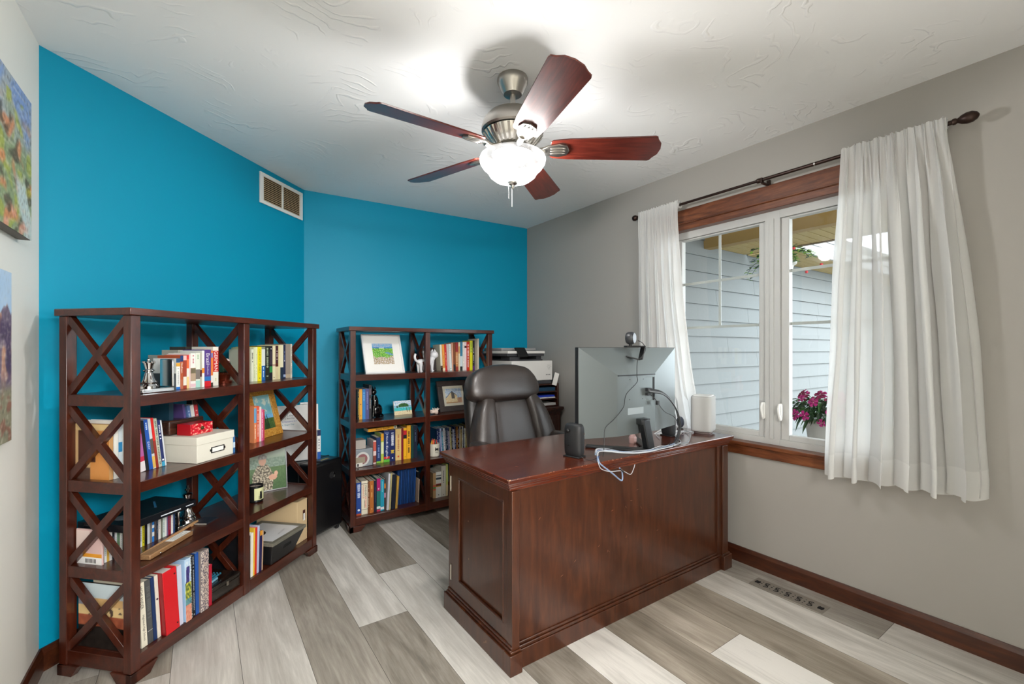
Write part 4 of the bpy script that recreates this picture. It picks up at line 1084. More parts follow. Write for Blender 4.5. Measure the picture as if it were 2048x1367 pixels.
# ---- bottom shelf left
S = SH[0] + .0005
g5 = 'yearbooks and notebooks on the bottom shelf'
rows = [
 (.063, .023, .256, '#e2dcc8', 'cream high school yearbook leaning at the left end of the bottom shelf', -3.5, ((TT, .10, .50, 'Highland High School', '#3d3a34', .5, .45), (TT, .60, .95, 'HIGHLANDER', '#2a2825', .4, .5))),
 (.0885, .021, .256, '#4a4c4c', 'dark grey textured yearbook second from the left end', -3.5, ((B, .20, .205, '#cfcfcf'), (LN, .4, .9, '#5f6262', .7))),
 (.1115, .014, .257, '#14305c', 'navy yearbook between the grey and ivory ones', -3.5, ()),
 (.1275, .014, .257, '#ddd8cb', 'ivory yearbook with a small dark triangle', -3.5, (('d', .5, .62, 4, '#3a2030'),)),
]
for u, t, h, c, lb, ln, de in rows: book(F1, u, .025, S, t, h, c, lb, deco=de, lean=ln, group=g5, d=.21)
rb = thing('ring_binder', 'bright red ring binder on the bottom shelf', 'binder', M=F1 @ T(.145, .002, S) @ R(-4, 'Y'))
RED = mat('#c8101c', .3)
m = MB(); m.box(0, 0, 0, .060, .003, .262, RED); m.box(0, .003, 0, .003, .25, .262, mat('#8e0f17', .35)); m.box(.057, .003, 0, .060, .25, .262, RED); m.build('cover', rb, bevel=.002)
m = MB(); m.box(.006, .02, .006, .054, .23, .252, PAPER); m.build('paper_stack', rb)
for z in (.025, .235): m = MB(); m.lathe([(.0035, 0), (.0035, .0015)], mat('#3a0d10', .5), 10, c=(.05, -.0001, z), M=R(90, 'X')); m.build('rivet', rb)
rows = [
 (.210, .020, .255, '#c6c8da', 'pale lavender folder right of the red binder', -2.5, ()),
 (.264, .010, .268, '#b9bcbc', 'wire-bound grey notebook right of the toucan book', -1.5, ((LN, .02, .98, '#2a2a2a', .9),)),
 (.276, .013, .268, '#16171b', 'black spiral notebook with pale dotted binding', -1.5, ((LN, .02, .98, '#9aa0a8', .4),)),
 (.291, .016, .270, '#1f4f9c', 'blue spiral notebook beside the patterned one', -1, ()),
 (.352, .022, .185, '#a8122c', 'short crimson hardback left of the dark chest', 0, ()),
]
for u, t, h, c, lb, ln, de in rows: book(F1, u, .012, S, t, h, c, lb, deco=de, lean=ln, group=g5, d=.20)
def spiral_side(label, u, t, h, c, fn, ln):
    o = thing('picture_book', label, 'book', M=F1 @ T(u, .004, S) @ R(ln, 'Y')); o['group'] = g5
    m = MB(); m.box(0, .001, 0, t, .20, h, mat(c, .4)); m.build('cover', o, bevel=.002)
    picture('cover_art', t, h, 14, 70, fn, PRINT, o, T(t / 2, .0004, 0))
    return o
def toucan(u, v):
    f = nz(u * 6, v * 22, 3)
    if v < .26: return mixc('#c9745c', '#dba38a', f + .5)
    if v < .36: return mixc('#3f6f7c', '#6fa3a0', f + .5)
    if v < .62: return mixc('#3f5a2f', '#d8cf4a', f * 1.4 + .45)
    if abs(u - .5 - .4 * (v - .8)) < .3 and v < .88: return mixc('#2b2358', '#4d4590', f + .5)
    return mixc('#a9c9e6', '#dfeaf2', f + .5)
spiral_side('picture book with a toucan-like bird on sky blue, bottom shelf', .236, .027, .268, '#a9c9e6', toucan, -1.5)
def pebble(u, v):
    f = nz(u * 7, v * 46, 3); c = '#cbb9ab' if f > .02 else '#5e5560'
    return mixc(c, '#efe6d8', .6 if u < .3 and f > 0 else 0)
spiral_side('tall notebook with brown and white pebble pattern, bottom shelf', .309, .040, .268, '#8d817c', pebble, 0)
ch = thing('wooden_chest', 'dark lacquered wooden chest at the middle of the bottom shelf', 'chest', M=F1 @ T(.382, .018, S))
DL = wood('black_lacquer_wood', '#0c0a09', '#1a1512', '#3b3128', scale=(6, 30, 30), rough=.22, coat=.5)
m = MB(); m.box(0, 0, 0, .165, .24, .048, DL); m.build('body', ch, bevel=.003)
m = MB(); m.box(-.002, -.003, .049, .167, .243, .068, DL); m.build('lid', ch, bevel=.004)
m = MB(); m.box(.078, -.006, .040, .090, -.003, .060, mat('#8c8478', .35, .8)); m.build('latch', ch, bevel=.001)
pp = thing('pen_pack', 'pack of light blue pens lying on the dark chest', 'pens', M=F1 @ T(.386, .05, S + .0685) @ R(8))
m = MB(); m.box(0, 0, 0, .075, .085, .010, mat('#7fb8cf', .4)); m.build('pack', pp, bevel=.002)
for k in range(4):
    m = MB(); m.tube([(.0, .006 + .016 * k, .0155), (.098, .006 + .016 * k, .0155)], .0050, mat('#2c6f86', .35), 10); m.lathe([(.0052, 0), (.0052, .006)], CHROME, 10, c=(.084, .006 + .016 * k, .0155), M=R(90, 'Y')); m.build('pen', pp)
bag = MB(); bag.super((0, 0, .055), (.085, .06, .055), mat('#0d0d0f', .5), .7, .6, 24, 14, fn=lambda p: Vector((p.x, p.y, p.z)) * (1 + .14 * nz(p.x * 22, p.y * 22, p.z * 22)))
o = bag.build('camera_bag'); o.matrix_world = F1 @ T(.455, .195, S + .0685); tag(o, 'black crumpled bag on the dark chest, back of the bottom shelf', 'bag')
def paper_lines(u, v): return '#9aa6b8' if int(v * 60) % 3 == 0 and u > .1 else '#c9ccd4'
o = picture('handwritten_sheet', .13, .2, 12, 60, paper_lines, PRINT); o.matrix_world = F1 @ T(.50, .315, S) @ R(-18, 'Y') @ T(0, 0, .02) @ R(-3, 'X'); tag(o, 'lined white sheet leaning at the back of the bottom shelf', 'paper')
o.modifiers.new('sheet', 'SOLIDIFY').thickness = .0008
def postcard(u, v):
    f = nz(u * 12, v * 12, 3)
    if v > .78: return '#c3d2d8'
    if v > .66: return '#d3ac74' if abs(u - .5) < .35 else '#8d93a0'
    if v > .50: return '#e2c48c' if f > -.2 else '#5c4a40'
    if v > .34: return mixc('#8f4a34', '#b8694a', f + .5)
    return mixc('#14110f', '#2a2420', f + .5)
pbk = thing('picture_book', 'large book with a sunlit building on its cover behind the end brace', 'book', M=F1 @ T(.0345, .04, S))
m = MB(); m.box(.001, 0, 0, .009, .25, .25, mat('#2a2420', .4)); m.build('cover', pbk, bevel=.001)
picture('cover_art', .25, .25, 60, 60, postcard, PRINT, pbk, T(.0004, .125, 0) @ R(-90))
def tanbox(u, v):
    if .10 < u < .62 and (.30 < v < .88): return '#4a2c24'
    if v > .88: return '#d8bb86'
    return '#cf8c4a' if u > .45 else ('#c9a779' if v > .22 else '#5c463c')
tb = thing('cardboard_folder', 'tan and brown folder standing behind the left end brace, second shelf', 'folder', M=F1 @ T(.031, .14, SH[2] + .0005))
m = MB(); m.box(.001, 0, 0, .016, .165, .215, mat('#b98a55', .7)); m.build('cover', tb, bevel=.001)
picture('cover_print', .165, .215, 40, 40, tanbox, PRINT, tb, T(.0004, .0825, 0) @ R(-90))

# ---- bottom shelf right half
rows = [
 (.604, .012, .215, '#17181c', 'black slim folder by the centre post, bottom right of left bookcase', 0, ()),
 (.618, .016, .222, '#e9e6da', 'cream folder beside the black one, bottom right shelf', 1, ()),
 (.636, .008, .240, '#e8bf3c', 'yellow folder in the bottom right row', 1.5, ()),
 (.645, .014, .238, '#d03220', 'orange-red folder in the bottom right row', 1.5, ()),
 (.661, .014, .242, '#b9bddb', 'lilac folder in the bottom right row', 1.5, ()),
 (.678, .016, .21, '#241f4e', 'dark purple folder in the bottom right row', 2, ((B, .88, 1, '#d8962c'),)),
 (.696, .007, .205, '#c9a98a', 'thin tan folder next to the black tray', 2, ()),
]
for u, t, h, c, lb, ln, de in rows: book(F1, u, .02, S, t, h, c, lb, deco=de, lean=ln, group='folders on the bottom right shelf', d=.21)
tray = thing('record_tray', 'black tray box holding a framed vinyl record insert', 'tray', M=F1 @ T(.735, .0, S))
m = MB(); TB = mat('#1b1c1e', .3)
a, b, hh = (.015, .20, .01, .24), (-.008, .262, -.02, .27), .112
v8 = [(a[0], a[2], 0), (a[1], a[2], 0), (a[1], a[3], 0), (a[0], a[3], 0), (b[0], b[2], hh), (b[1], b[2], hh), (b[1], b[3], hh), (b[0], b[3], hh)]
m.add(v8, [(0, 3, 2, 1), (4, 5, 6, 7), (0, 1, 5, 4), (1, 2, 6, 5), (2, 3, 7, 6), (3, 0, 4, 7)], TB); m.build('box', tray, bevel=.003)
m = MB(); m.box(.085, -.0125, .062, .155, -.004, .082, mat('#050506', .6)); m.build('handle_slot', tray, bevel=.006)
m = MB(); GF = mat('#6d6b60', .5)
for x0, x1, y0, y1 in ((-.012, .268, -.025, .0), (-.012, .268, .245, .273), (-.012, .016, 0, .245), (.240, .268, 0, .245)): m.box(x0, y0, hh, x1, y1, hh + .018, GF)
m.build('frame', tray, bevel=.002)
m = MB(); m.box(.016, 0, hh, .24, .245, hh + .015, mat('#d6d8db', .4)); m.build('insert', tray)
m = MB(); m.lathe([(.05, hh + .0152), (.05, hh + .0165)], mat('#0e0e10', .2), 32, c=(.085, .16, 0)); m.lathe([(.016, hh + .0166), (.016, hh + .0170)], mat('#3a3a3e', .4), 20, c=(.085, .16, 0)); m.build('vinyl_record', tray)
m = MB(); m.text('LAMB SELECT', mat('#8c8e92', .5), .08, .012, T(.15, .05, hh + .0155) @ R(12)); m.build('printed_words', tray, smooth=0)
cb = thing('cardboard_box', 'beige cardboard file box standing behind the record tray', 'box', M=F1 @ T(1.008, .038, S))
CBM = mat('#cdb48c', .75)
m = MB(); m.box(0, 0, 0, .094, .275, .250, CBM); m.build('carton', cb, bevel=.002)
m = MB(); m.box(.052, -.0012, .13, .074, -.0002, .185, mat('#4a2a20', .5)); m.box(.056, -.0018, .122, .070, -.0008, .165, PAPER); m.build('label_holder', cb)

# snow globe on the top shelf behind the centre post
sg = thing('snow_globe', 'glass ornament with pink flowers on a copper base, top shelf', 'ornament', M=F1 @ T(.640, .20, SH[3] + .0005))
CP = mat('#6b2a18', .2, .6)
m = MB(); m.lathe([(.040, 0), (.042, .012), (.03, .02), (.034, .034), (.040, .045), (.026, .055)], CP, 28); m.build('base', sg)
m = MB(); m.super((0, 0, .09), (.036, .036, .038), mat('#2c5a4c', .1, coat=.6), 1, 1, 24, 14); m.build('globe', sg)
m = MB()
for k in range(14):
    a = k * 2.4; m.super((.026 * cos(a) * (1 - k * .02), .026 * sin(a) * (1 - k * .02), .105 + .0012 * k), (.008, .008, .007), mat(['#d98a94', '#f0dcd8', '#c65a6c'][k % 3], .5), 1, 1, 8, 6)
m.build('flower_cluster', sg)

# ------------------------------------------------------------------ suitcase in the corner
sc_ = thing('suitcase', 'black hard suitcase standing in the corner between both bookcases', 'suitcase', (.60, 3.14, 0), radians(35.4))
SK = mat('#0d0d0f', .38, coat=.2)
m = MB(); m.box(0, 0, .03, .276, .27, .50, SK); m.build('shell', sc_, bevel=.02, seg=4)
m = MB(); m.box(-.002, .12, .028, .278, .135, .502, mat('#1f1f22', .5)); m.build('zip_band', sc_, bevel=.005)
m = MB(); m.lathe([(.020, 0), (.022, .004), (.018, .006)], mat('#3b3b3d', .25, .6), 24, c=(.16, -.0005, .40), M=R(90, 'X')); m.tube([(.176, -.008, .385), (.180, -.014, .40), (.176, -.008, .417)], .003, CHROME, 8); m.build('lock', sc_)
for x in (.03, .245):
    for y in (.03, .24):
        m = MB(); m.lathe([(.016, -.008), (.018, -.004), (.018, .004), (.016, .008)], mat('#2a2a2c', .4), 18, c=(x, y, .018), M=R(90, 'Y')); m.box(x - .012, y - .012, .018, x + .012, y + .012, .036, SK); m.build('wheel', sc_)
o = book(T(.655, 3.300, .503), 0, 0, 0, .022, .20, '#e9e9e6', 'white and navy labelled box standing at the right of the whiteboard', d=.10, deco=((B, .8, 1, '#1c2a55'), (LN, .35, .7, '#555c70', .4), (B, 0, .25, '#1f57a8')), name='labelled_box', cat='box', yaw=8)
mg = thing('magazine', 'glossy magazine with a yellow stripe lying on the black suitcase', 'magazine', M=T(.66, 3.21, .5025) @ R(38))
m = MB(); m.box(0, 0, 0, .09, .05, .008, mat('#3f454c', .35)); m.box(.01, .005, .0081, .08, .014, .0085, mat('#d8c23a', .4)); m.build('cover', mg)

# ------------------------------------------------------------------ second bookcase contents
S = SH[3] + .0005
def coast(u, v):
    f = nz(u * 16, v * 16, 3); g = nz(u * 34, v * 34, 5); n = nz(u * 4, v * 4, 9)
    if v > .82: return mixc('#5aa7d2', '#a9b3cf', f + .5 + (v - .82) * 2)
    if v > .76: return '#f2f4ee' if (.34 < u < .58 and v < .80) else mixc('#2c6fb0', '#58a0cf', f + .5)
    if v > .42 and v < .58 and u > .58 + n * .2 and abs(v - (.62 - (u - .55) * .45)) < .06: return mixc('#7fc0dc', '#2a3a40', g + .3)
    if v > .36 + .12 * n: return mixc('#3f9a2e', '#9bd048', f + .5) if g < .2 else ('#2c4a2a' if f > 0 else '#d6e6b0')
    return '#efe9ec' if g > .15 else mixc('#8c7b5a', '#b7a078', f + .6)
framed('framed_picture', 'large white frame around a green coast print, top shelf', 'picture frame', F2, .283, .10, S, .30, .306, .014, mat('#e8e8e8', .35), 3, 20, coast, 90, 90, .058)
def whitecat():
    t = thing('cat_figurine', 'white glazed cat standing on the top shelf by the books', 'figurine', M=F2 @ T(.60, .115, S) @ R(14))
    G = mat('#e6e7ea', .15, coat=.5); m = MB()
    m.super((0, 0, .072), (.082, .030, .030), G, .9, .9, 28, 16, fn=lambda p: Vector((p.x, p.y * (1 - .15 * cos(p.x * 30)), p.z + .008 * (p.x / .08) ** 2)))
    for x, y in ((-.055, -.015), (-.055, .017), (.052, -.015), (.052, .017)):
        m.tube([(x, y, .07), (x, y, .04), (x + .001, y, .012), (x + .006, y, .004)], [.017, .012, .010, .011], G, 12)
        m.super((x + .007, y, .006), (.014, .010, .006), G, 1, 1, 12, 8)
    m.tube(spline([(.055, 0, .085), (.068, 0, .105), (.075, 0, .12)], 4), .022, G, 14)
    m.super((.082, -.004, .132), (.034, .032, .030), G, 1, 1, 22, 14)
    m.super((.100, -.012, .122), (.014, .014, .011), G, 1, 1, 14, 8)
    for y in (-.022, .016): m.lathe([(.0125, 0), (.008, .014), (.001, .028)], G, 12, c=(.076, y, .150), M=R(14 if y > 0 else -14, 'X') @ T(0, 0, 0))
    m.tube(spline([(-.075, 0, .08), (-.092, .002, .095), (-.098, .004, .12), (-.090, .004, .14)], 5), [.009] * 15 + [.006], G, 10)
    m.build('body', t)
    f = MB(); K = mat('#1b1c20', .3)
    for y in (-.024, .002): f.super((.108, y - .002, .138), (.003, .0035, .0035), K, 1, 1, 8, 6)
    f.super((.1135, -.013, .124), (.002, .003, .002), K, 1, 1, 8, 6); f.build('painted_face', t)
whitecat()
framed('framed_picture', 'small dark frame with grey print behind the white cat', 'picture frame', F2, .685, .235, S, .13, .19, .022, mat('#261613', .4), -4, 12, lambda u, v: mixc('#6f7372', '#a2a5a2', nz(u * 8, v * 8) + .5), 20, 30)
g6 = 'books on the top shelf of the right bookcase'
rows = [
 (.758, .017, .212, '#e4ddc6', 'cream book with brown foot beside the white cat', -3, ((B, 0, .2, '#4a2a1c'), (B, .05, .1, '#d8b25a'))),
 (.777, .020, .214, '#e89a3c', 'orange and cream book, second from the white cat', -3, ((LN, .1, .6, '#8a7a3a', .3), (B, 0, .12, '#efd9b8'))),
 (.799, .017, .214, '#c9201c', 'bright red thin book third from the white cat', -3, ((LN, .2, .7, '#f0c9b8', .2),)),
 (.818, .017, .216, '#c9b7b5', 'dusty pink-grey book left of the pale white one', -3, ()),
 (.837, .022, .220, '#d9dedb', 'pale grey-white book with green emblem at its foot', -3, (('d', .5, .08, 4, '#4a9a7a'), (LN, .6, .9, '#9aa29f', .2))),
 (.861, .010, .228, '#e2a98c', 'thin salmon spine next to the brown book', -2, ()),
 (.872, .020, .228, '#7b4422', 'dark brown book with black foot in the upper right row', -2, ((B, 0, .22, '#1f1a20'),)),
 (.893, .024, .232, '#c07f4c', 'caramel book with crimson top block', -1, ((B, .66, 1, '#8e1f22'), (B, 0, .14, '#9a3320'), (LN, .2, .6, '#e9cfa8', .4))),
 (.918, .014, .234, '#e5d8b8', 'thin buff book left of the teal and white one', 0, ((B, .6, .85, '#d09a5c'),)),
 (.933, .022, .236, '#cfdde2', 'white book with teal-blue upper half and black foot', 0, ((B, .5, 1, '#2f7a9a'), (B, 0, .14, '#22282c'))),
 (.957, .016, .236, '#e9e5dd', 'off-white narrow book with fine grey text', 0, ((LN, .1, .9, '#a9a5a0', .3),)),
 (.974, .019, .238, '#efdadd', 'pale rose book with a dark square near its top', 0, ((B, .78, .86, '#4a2c2a'),)),
 (.994, .029, .240, '#c8301f', 'red book with big white capitals on its spine', 0, ((LN, .1, .9, '#f4e9e0', .42),)),
 (1.025, .026, .248, '#d8d81c', 'acid yellow-green book right of the red one', 0, ((B, .6, .95, '#b9c83a'), (LN, .6, .93, '#6f8a2a', .3))),
 (1.053, .018, .250, '#1f1c26', 'black book with violet foot and white type', 0, ((B, 0, .15, '#5a2a78'), (LN, .25, .75, '#e4e4ea', .3))),
]
for u, t, h, c, lb, ln, de in rows: book(F2, u, .17, S, t, h, c, lb, deco=de, lean=ln, group=g6, d=.13)
book(F2, 1.078, .13, S, .012, .265, '#d9cfc0', 'tall thin beige book at the right end of the top shelf', d=.17, group=g6)

S = SH[2] + .0005
g7 = 'books beside the black cat statue'
rows = [
 (.086, .011, .212, '#20201c', 'black thin book with yellow dashes left of the amber one', ((LN, .05, .95, '#d8c23a', .4),)),
 (.098, .021, .218, '#e2a43a', 'amber yellow book beside the blue one, second shelf', (('d', .5, .5, 4, '#6b4a1a'), ('d', .5, .12, 3, '#6b4a1a'))),
 (.121, .021, .218, '#2f7fc4', 'clear blue book between amber and purple ones', ((LN, .6, .9, '#8fc0e4', .3),)),
 (.143, .024, .220, '#4f4f84', 'purple-blue book left of the black curved one', ((LN, .3, .9, '#8f8fc0', .3),)),
 (.168, .018, .245, '#2a2a2e', 'charcoal book with rounded top beside the black cat', ((LN, .3, .6, '#9a9a9a', .4), (B, .7, .9, '#5a4f5a'))),
]
for u, t, h, c, lb, de in rows: book(F2, u, .135, S, t, h, c, lb, deco=de, group=g7, d=.15)
t = thing('cat_statue', 'glossy black sitting cat statue on the second shelf', 'figurine', M=F2 @ T(.232, .185, S) @ R(-70))
BK = mat('#08080a', .08, coat=.6); m = MB()
m.super((0, .012, .05), (.030, .045, .05), BK, .95, 1, 24, 14); m.super((0, -.004, .10), (.024, .026, .065), BK, 1, 1, 22, 14)
m.tube([(0, -.012, .13), (0, -.012, .165)], [.021, .017], BK, 14); m.super((0, -.020, .188), (.023, .024, .023), BK, 1, 1, 20, 12); m.super((0, -.040, .182), (.010, .012, .009), BK, 1, 1, 12, 8)
for x in (-.013, .013):
    m.lathe([(.009, 0), (.006, .014), (.001, .030)], BK, 10, c=(x, -.016, .202)); m.tube([(x, -.026, .09), (x, -.030, .04), (x, -.032, .008)], [.012, .009, .008], BK, 10); m.super((x, -.038, .006), (.009, .015, .006), BK, 1, 1, 10, 6)
m.tube(spline([(.0, .05, .02), (.03, .045, .008), (.04, .01, .008), (.035, -.02, .008)], 5), .007, BK, 8); m.build('body', t)
def beach(u, v):
    f = nz(u * 14, v * 14, 3)
    if ((u - .55) / .30) ** 2 + ((v - .62) / .20) ** 2 < 1 and v > .55: return mixc('#23492c', '#4a7a3a', f + .5)
    if v > .66: return mixc('#8fb9dc', '#eceef0', f + .6)
    if v > .5: return '#2f4f3a' if abs(u - .18) < .04 else mixc('#6fa9cc', '#9cc9dc', f + .5)
    if (abs(u - .72) < .014 or abs(u - .86) < .014) and v > .16: return '#4a3520'
    if v > .28: return mixc('#2fb0bb', '#5fcbc8', f + .5)
    return mixc('#d8c79c', '#e9dcb8', f + .5)
o = thing('small_canvas', 'small unframed beach painting leaning on the second shelf', 'painting', M=F2 @ T(.455, .20, S) @ R(3) @ R(-14, 'X'))
m = MB(); m.box(-.072, .0005, 0, .072, .012, .108, mat('#e6e3da', .8)); m.build('canvas', o); picture('painted_scene', .144, .108, 60, 45, beach, PAINTED, o)
def barn(u, v):
    f = nz(u * 12, v * 12, 3)
    rx = .42; 
    if v > .85 - abs(u - rx) * 1.1 or u > .72:
        return mixc('#8fb0d8', '#dfe3e6', f + .6) if v > .35 else mixc('#a9785c', '#c9a080', f + .5)
    if abs(v - (.83 - abs(u - rx) * 1.1)) < .03: return '#5a6a8c'
    if .36 < u < .56 and .30 < v < .80: return '#5e564e'
    return mixc('#e0c490', '#efe0bd', f + .5) if v > .08 else '#b98a5a'
framed('framed_picture', 'wide dark wooden frame around a barn print, second shelf', 'picture frame', F2, .885, .15, S, .285, .255, .045, wood('dark_ash', '#1d130f', '#2f211b', '#44322a', scale=(6, 40, 40), rough=.5), 3, 16, barn, 70, 60, .022, '#d8d2c0')
t = thing('sea_shell', 'spiky pink and white seashell before the dark frame', 'seashell', M=F2 @ T(.665, .085, S))
m = MB(); SHL = mat('#e8d4c6', .5)
m.super((0, 0, .02), (.032, .024, .020), SHL, .9, 1, 22, 14, fn=lambda p: p * (1 + .25 * sin(p.x * 150)))
rr = random.Random(4)
for k in range(12):
    a = k * 1.9; d = Vector((cos(a) * 1.1, sin(a) * .8, .7 + .5 * sin(k * 2.2))).normalized(); p = Vector((0, 0, .02)) + Vector((d.x * .026, d.y * .018, d.z * .016))
    m.tube([p, p + d * .012, p + d * rr.uniform(.018, .026)], [.006, .004, .001], mat('#efe3d8', .5) if k % 2 else SHL, 8)
m.build('shell', t)

S = SH[1] + .0005
t = thing('disc_bag', 'clear plastic case with stacked discs and white box, third shelf', 'plastic case', M=F2 @ T(.055, .085, S) @ R(3))
m = MB(); m.box(0, 0, 0, .128, .13, .125, mat('#8d949a', .12)); m.build('case', t, bevel=.004)
m = MB()
m.lathe([(.050, 0), (.050, .001)], mat('#c9c9c6', .25), 32, c=(.052, -.0005, .055), M=R(90, 'X')); m.lathe([(.036, 0), (.036, .0015)], mat('#8f5f62', .3), 32, c=(.052, -.0005, .055), M=R(90, 'X')); m.build('disc', t)
m = MB(); m.box(.0, -.003, .028, .07, -.0015, .07, mat('#9a8f7c', .5)); m.box(.006, -.004, .002, .052, -.0028, .030, mat('#d6d4cc', .5)); m.box(.014, -.0046, .006, .024, -.0038, .026, BLACK); m.build('paper_label', t)
t = thing('small_box', 'small pale grey box on top of the clear plastic case', 'box', M=F2 @ T(.050, .10, S + .1255))
m = MB(); m.box(0, 0, 0, .085, .10, .062, mat('#a8a19a', .6)); m.build('box', t, bevel=.002)
g8 = 'dictionaries on the third shelf'
rows = [
 (.196, .021, .168, '#e3c9c5', 'small white and red picture book left of the navy textbook', ((B, .55, .95, '#c25648'), (B, .05, .35, '#7a3a30'))),
 (.220, .031, .188, '#1c3568', 'navy textbook with green stripe at its foot', ((B, 0, .07, '#7ab53c'), (LN, .2, .7, '#7f95c4', .4))),
 (.253, .020, .214, '#a9bc4a', 'slim yellow-green book left of the Hindi dictionary', ((B, .75, 1, '#e0a028'), (B, .3, .7, '#d9e0b0'))),
 (.275, .043, .232, '#172e66', 'thick blue Hindi-English dictionary', ((TT, .12, .88, 'Hindi-English', '#eef2fa', .5, .42), (B, .10, .17, '#d0342a'), (B, 0, .08, '#5fb53a'), (LN, .9, .95, '#8fa3d0', .8))),
 (.319, .042, .232, '#15235a', 'dark blue dictionary with white and yellow script', ((LN, .50, .92, '#e9edf6', .5), (LN, .25, .36, '#e2c12c', .6), ('d', .5, .10, 5, '#dfe6f2'))),
 (.363, .045, .236, '#d9b878', 'buff thick dictionary with red seal', ((LN, .3, .85, '#b06a4a', .3), ('d', .5, .12, 7, '#d04a30'))),
 (.409, .016, .236, '#7c1420', 'maroon thin book between buff and yellow ones', ()),
 (.426, .025, .238, '#eeb01a', 'bright yellow book with red and black blocks', ((B, .78, .92, '#c92228'), (B, .66, .78, '#22201c'), ('d', .5, .08, 3, '#7a5a14'))),
 (.453, .030, .256, '#eeaa22', 'tall orange-yellow book with a black title strip', ((B, .995, 1, '#c98a1c'), (LN, .18, .82, '#2a2014', .5))),
 (.486, .020, .25, '#123a34', 'dark green book at the shaded end of the dictionaries', ()),
 (.507, .030, .25, '#101c30', 'blackish navy book closing the dictionary row', ((LN, .5, .85, '#5a6a88', .2),)),
]
for u, t_, h, c, lb, de in rows: book(F2, u, .125, S, t_, h, c, lb, deco=de, group=g8, d=.15)
o = book(F2, .139, .03, S + .236, .024, .21, '#e3a01f', 'yellow Black Earth book lying on top of the dictionaries', d=.21, deco=())
o.matrix_world = F2 @ T(.158, .128, S + .2345) @ R(0)
me = o.data
bpy.data.objects.remove(o)
m = MB(); YB = mat('#e3a01f', .45)
m.box(0, 0, 0, .215, .0016, .025, YB); m.box(0, 0, 0, .215, .12, .0016, YB); m.box(0, 0, .0234, .215, .12, .025, YB); m.box(.002, .0016, .0016, .213, .118, .0234, PAGES)
m.text('Black Earth', mat('#3a2a10', .6), .10, .013, T(.105, -.0008, .013) @ R(90, 'X'), fit=True); m.box(.190, -.0008, .002, .213, -.0003, .023, mat('#c9cdb8', .5)); m.box(.197, -.0012, .007, .205, -.0006, .019, BLACK)
o = m.build('book', smooth=0); o.matrix_world = F2 @ T(.160, .125, S + .2325 + .0005) @ R(-2.2, 'Y') @ T(0, 0, .0); tag(o, 'yellow Black Earth book lying on top of the dictionaries', 'book')
# mug full of lighters
t = thing('mug', 'white mug printed with a black cat on the third shelf', 'mug', M=F2 @ T(.668, .10, S))
m = MB(); m.lathe([(.036, 0), (.040, .004), (.0405, .098), (.0375, .098), (.036, .01), (0, .01)], mat('#e2ddcc', .3), 32, cap=False); m.build('cup', t)
m = MB(); m.T = R(-8)
for q in ((-.002, .052, .020, .066), (-.006, .048, -.001, .072), (.015, .046, .019, .056), (-.004, .046, .0, .056)): m.box(q[0], -.0420, q[1], q[2], -.0405, q[3], BLACK)
m.prism([(-.006, .071), (-.003, .071), (-.006, .077)], -.042, -.0405, BLACK, ax='y')
m.text('Squish', BLACK, .032, .009, T(.006, -.0415, .034) @ R(90, 'X')); m.build('cat_print', t, smooth=0)
LC = ['#d3202c', '#f09a24', '#c9283a', '#f0b02a', '#e0561f', '#2a4a3a', '#d82848']
for k in range(7):
    a = k * 2 * pi / 7 + .3; r = .019 if k < 6 else 0
    tag(place((lambda mm: (mm.lathe([(.0075, 0), (.0078, .08), (.006, .084), (.003, .10 + .004 * (k % 3))], mat(LC[k], .3), 12), mm.build('lighter'))[1])(MB()), F2, .668 + r * cos(a), .10 + r * sin(a), S + .025), ['crimson lighter at the front of the mug', 'orange lighter in the white mug', 'cherry red lighter in the mug', 'golden lighter in the mug', 'flame orange lighter in the mug', 'dark green lighter in the mug', 'rosy red lighter in the middle of the mug'][k], 'lighter', 'lighters standing in the mug')
dv = [(.742, .014, '#26365e', 'indigo'), (.757, .013, '#3a3f78', 'violet'), (.771, .014, '#b9c6e8', 'icy blue'), (.786, .013, '#2a8aa8', 'turquoise'), (.800, .016, '#e2dfe2', 'white'), (.817, .010, '#1b1f26', 'black'), (.828, .014, '#2f3f58', 'navy'), (.843, .015, '#a79fb5', 'lilac-grey'), (.859, .013, '#c9bf8a', 'straw'), (.873, .012, '#22242a', 'charcoal'), (.886, .015, '#c9cddb', 'silver'), (.902, .011, '#1f2f6a', 'royal blue'), (.914, .014, '#a8703a', 'copper'), (.929, .012, '#40201c', 'dark brown'), (.942, .011, '#d8d2c0', 'cream'), (.954, .010, '#c8a95a', 'gold'), (.965, .011, '#dcdad0', 'ivory'), (.977, .010, '#2b2f48', 'midnight blue'), (.988, .012, '#e4e8d8', 'pale green'), (1.001, .013, '#b9a540', 'mustard'), (1.015, .012, '#cfc6ae', 'beige')]
for i, (u, t_, c, nm) in enumerate(dv):
    hh = .190 if nm not in ('silver', 'pale green') else .170
    book(F2, u, .20, S, t_, hh, c, '%s film case on the third shelf right of the mug' % nm, lean=-3 if u < .91 else 0, deco=((LN, .1, .9, '#222222' if sum(lin(c)) > 1 else '#c9ccd4', .4), (B, .86, .98, '#3a3f5a')) if i % 2 else ((LN, .2, .9, '#333' '333' if sum(lin(c)) > 1 else '#c9ccd4', .3),), group='film cases on the third shelf', d=.13, rough=.25, name='film_case', cat='film case')
t = thing('acrylic_box', 'grey translucent box at the right end of the film cases', 'box', M=F2 @ T(1.03, .19, S))
m = MB(); m.box(0, 0, 0, .07, .13, .20, mat('#6f787c', .1)); m.build('box', t, bevel=.003)
m = MB(); m.box(-.001, -.001, .15, .071, .131, .201, mat('#23282a', .2)); m.build('lid', t, bevel=.003)

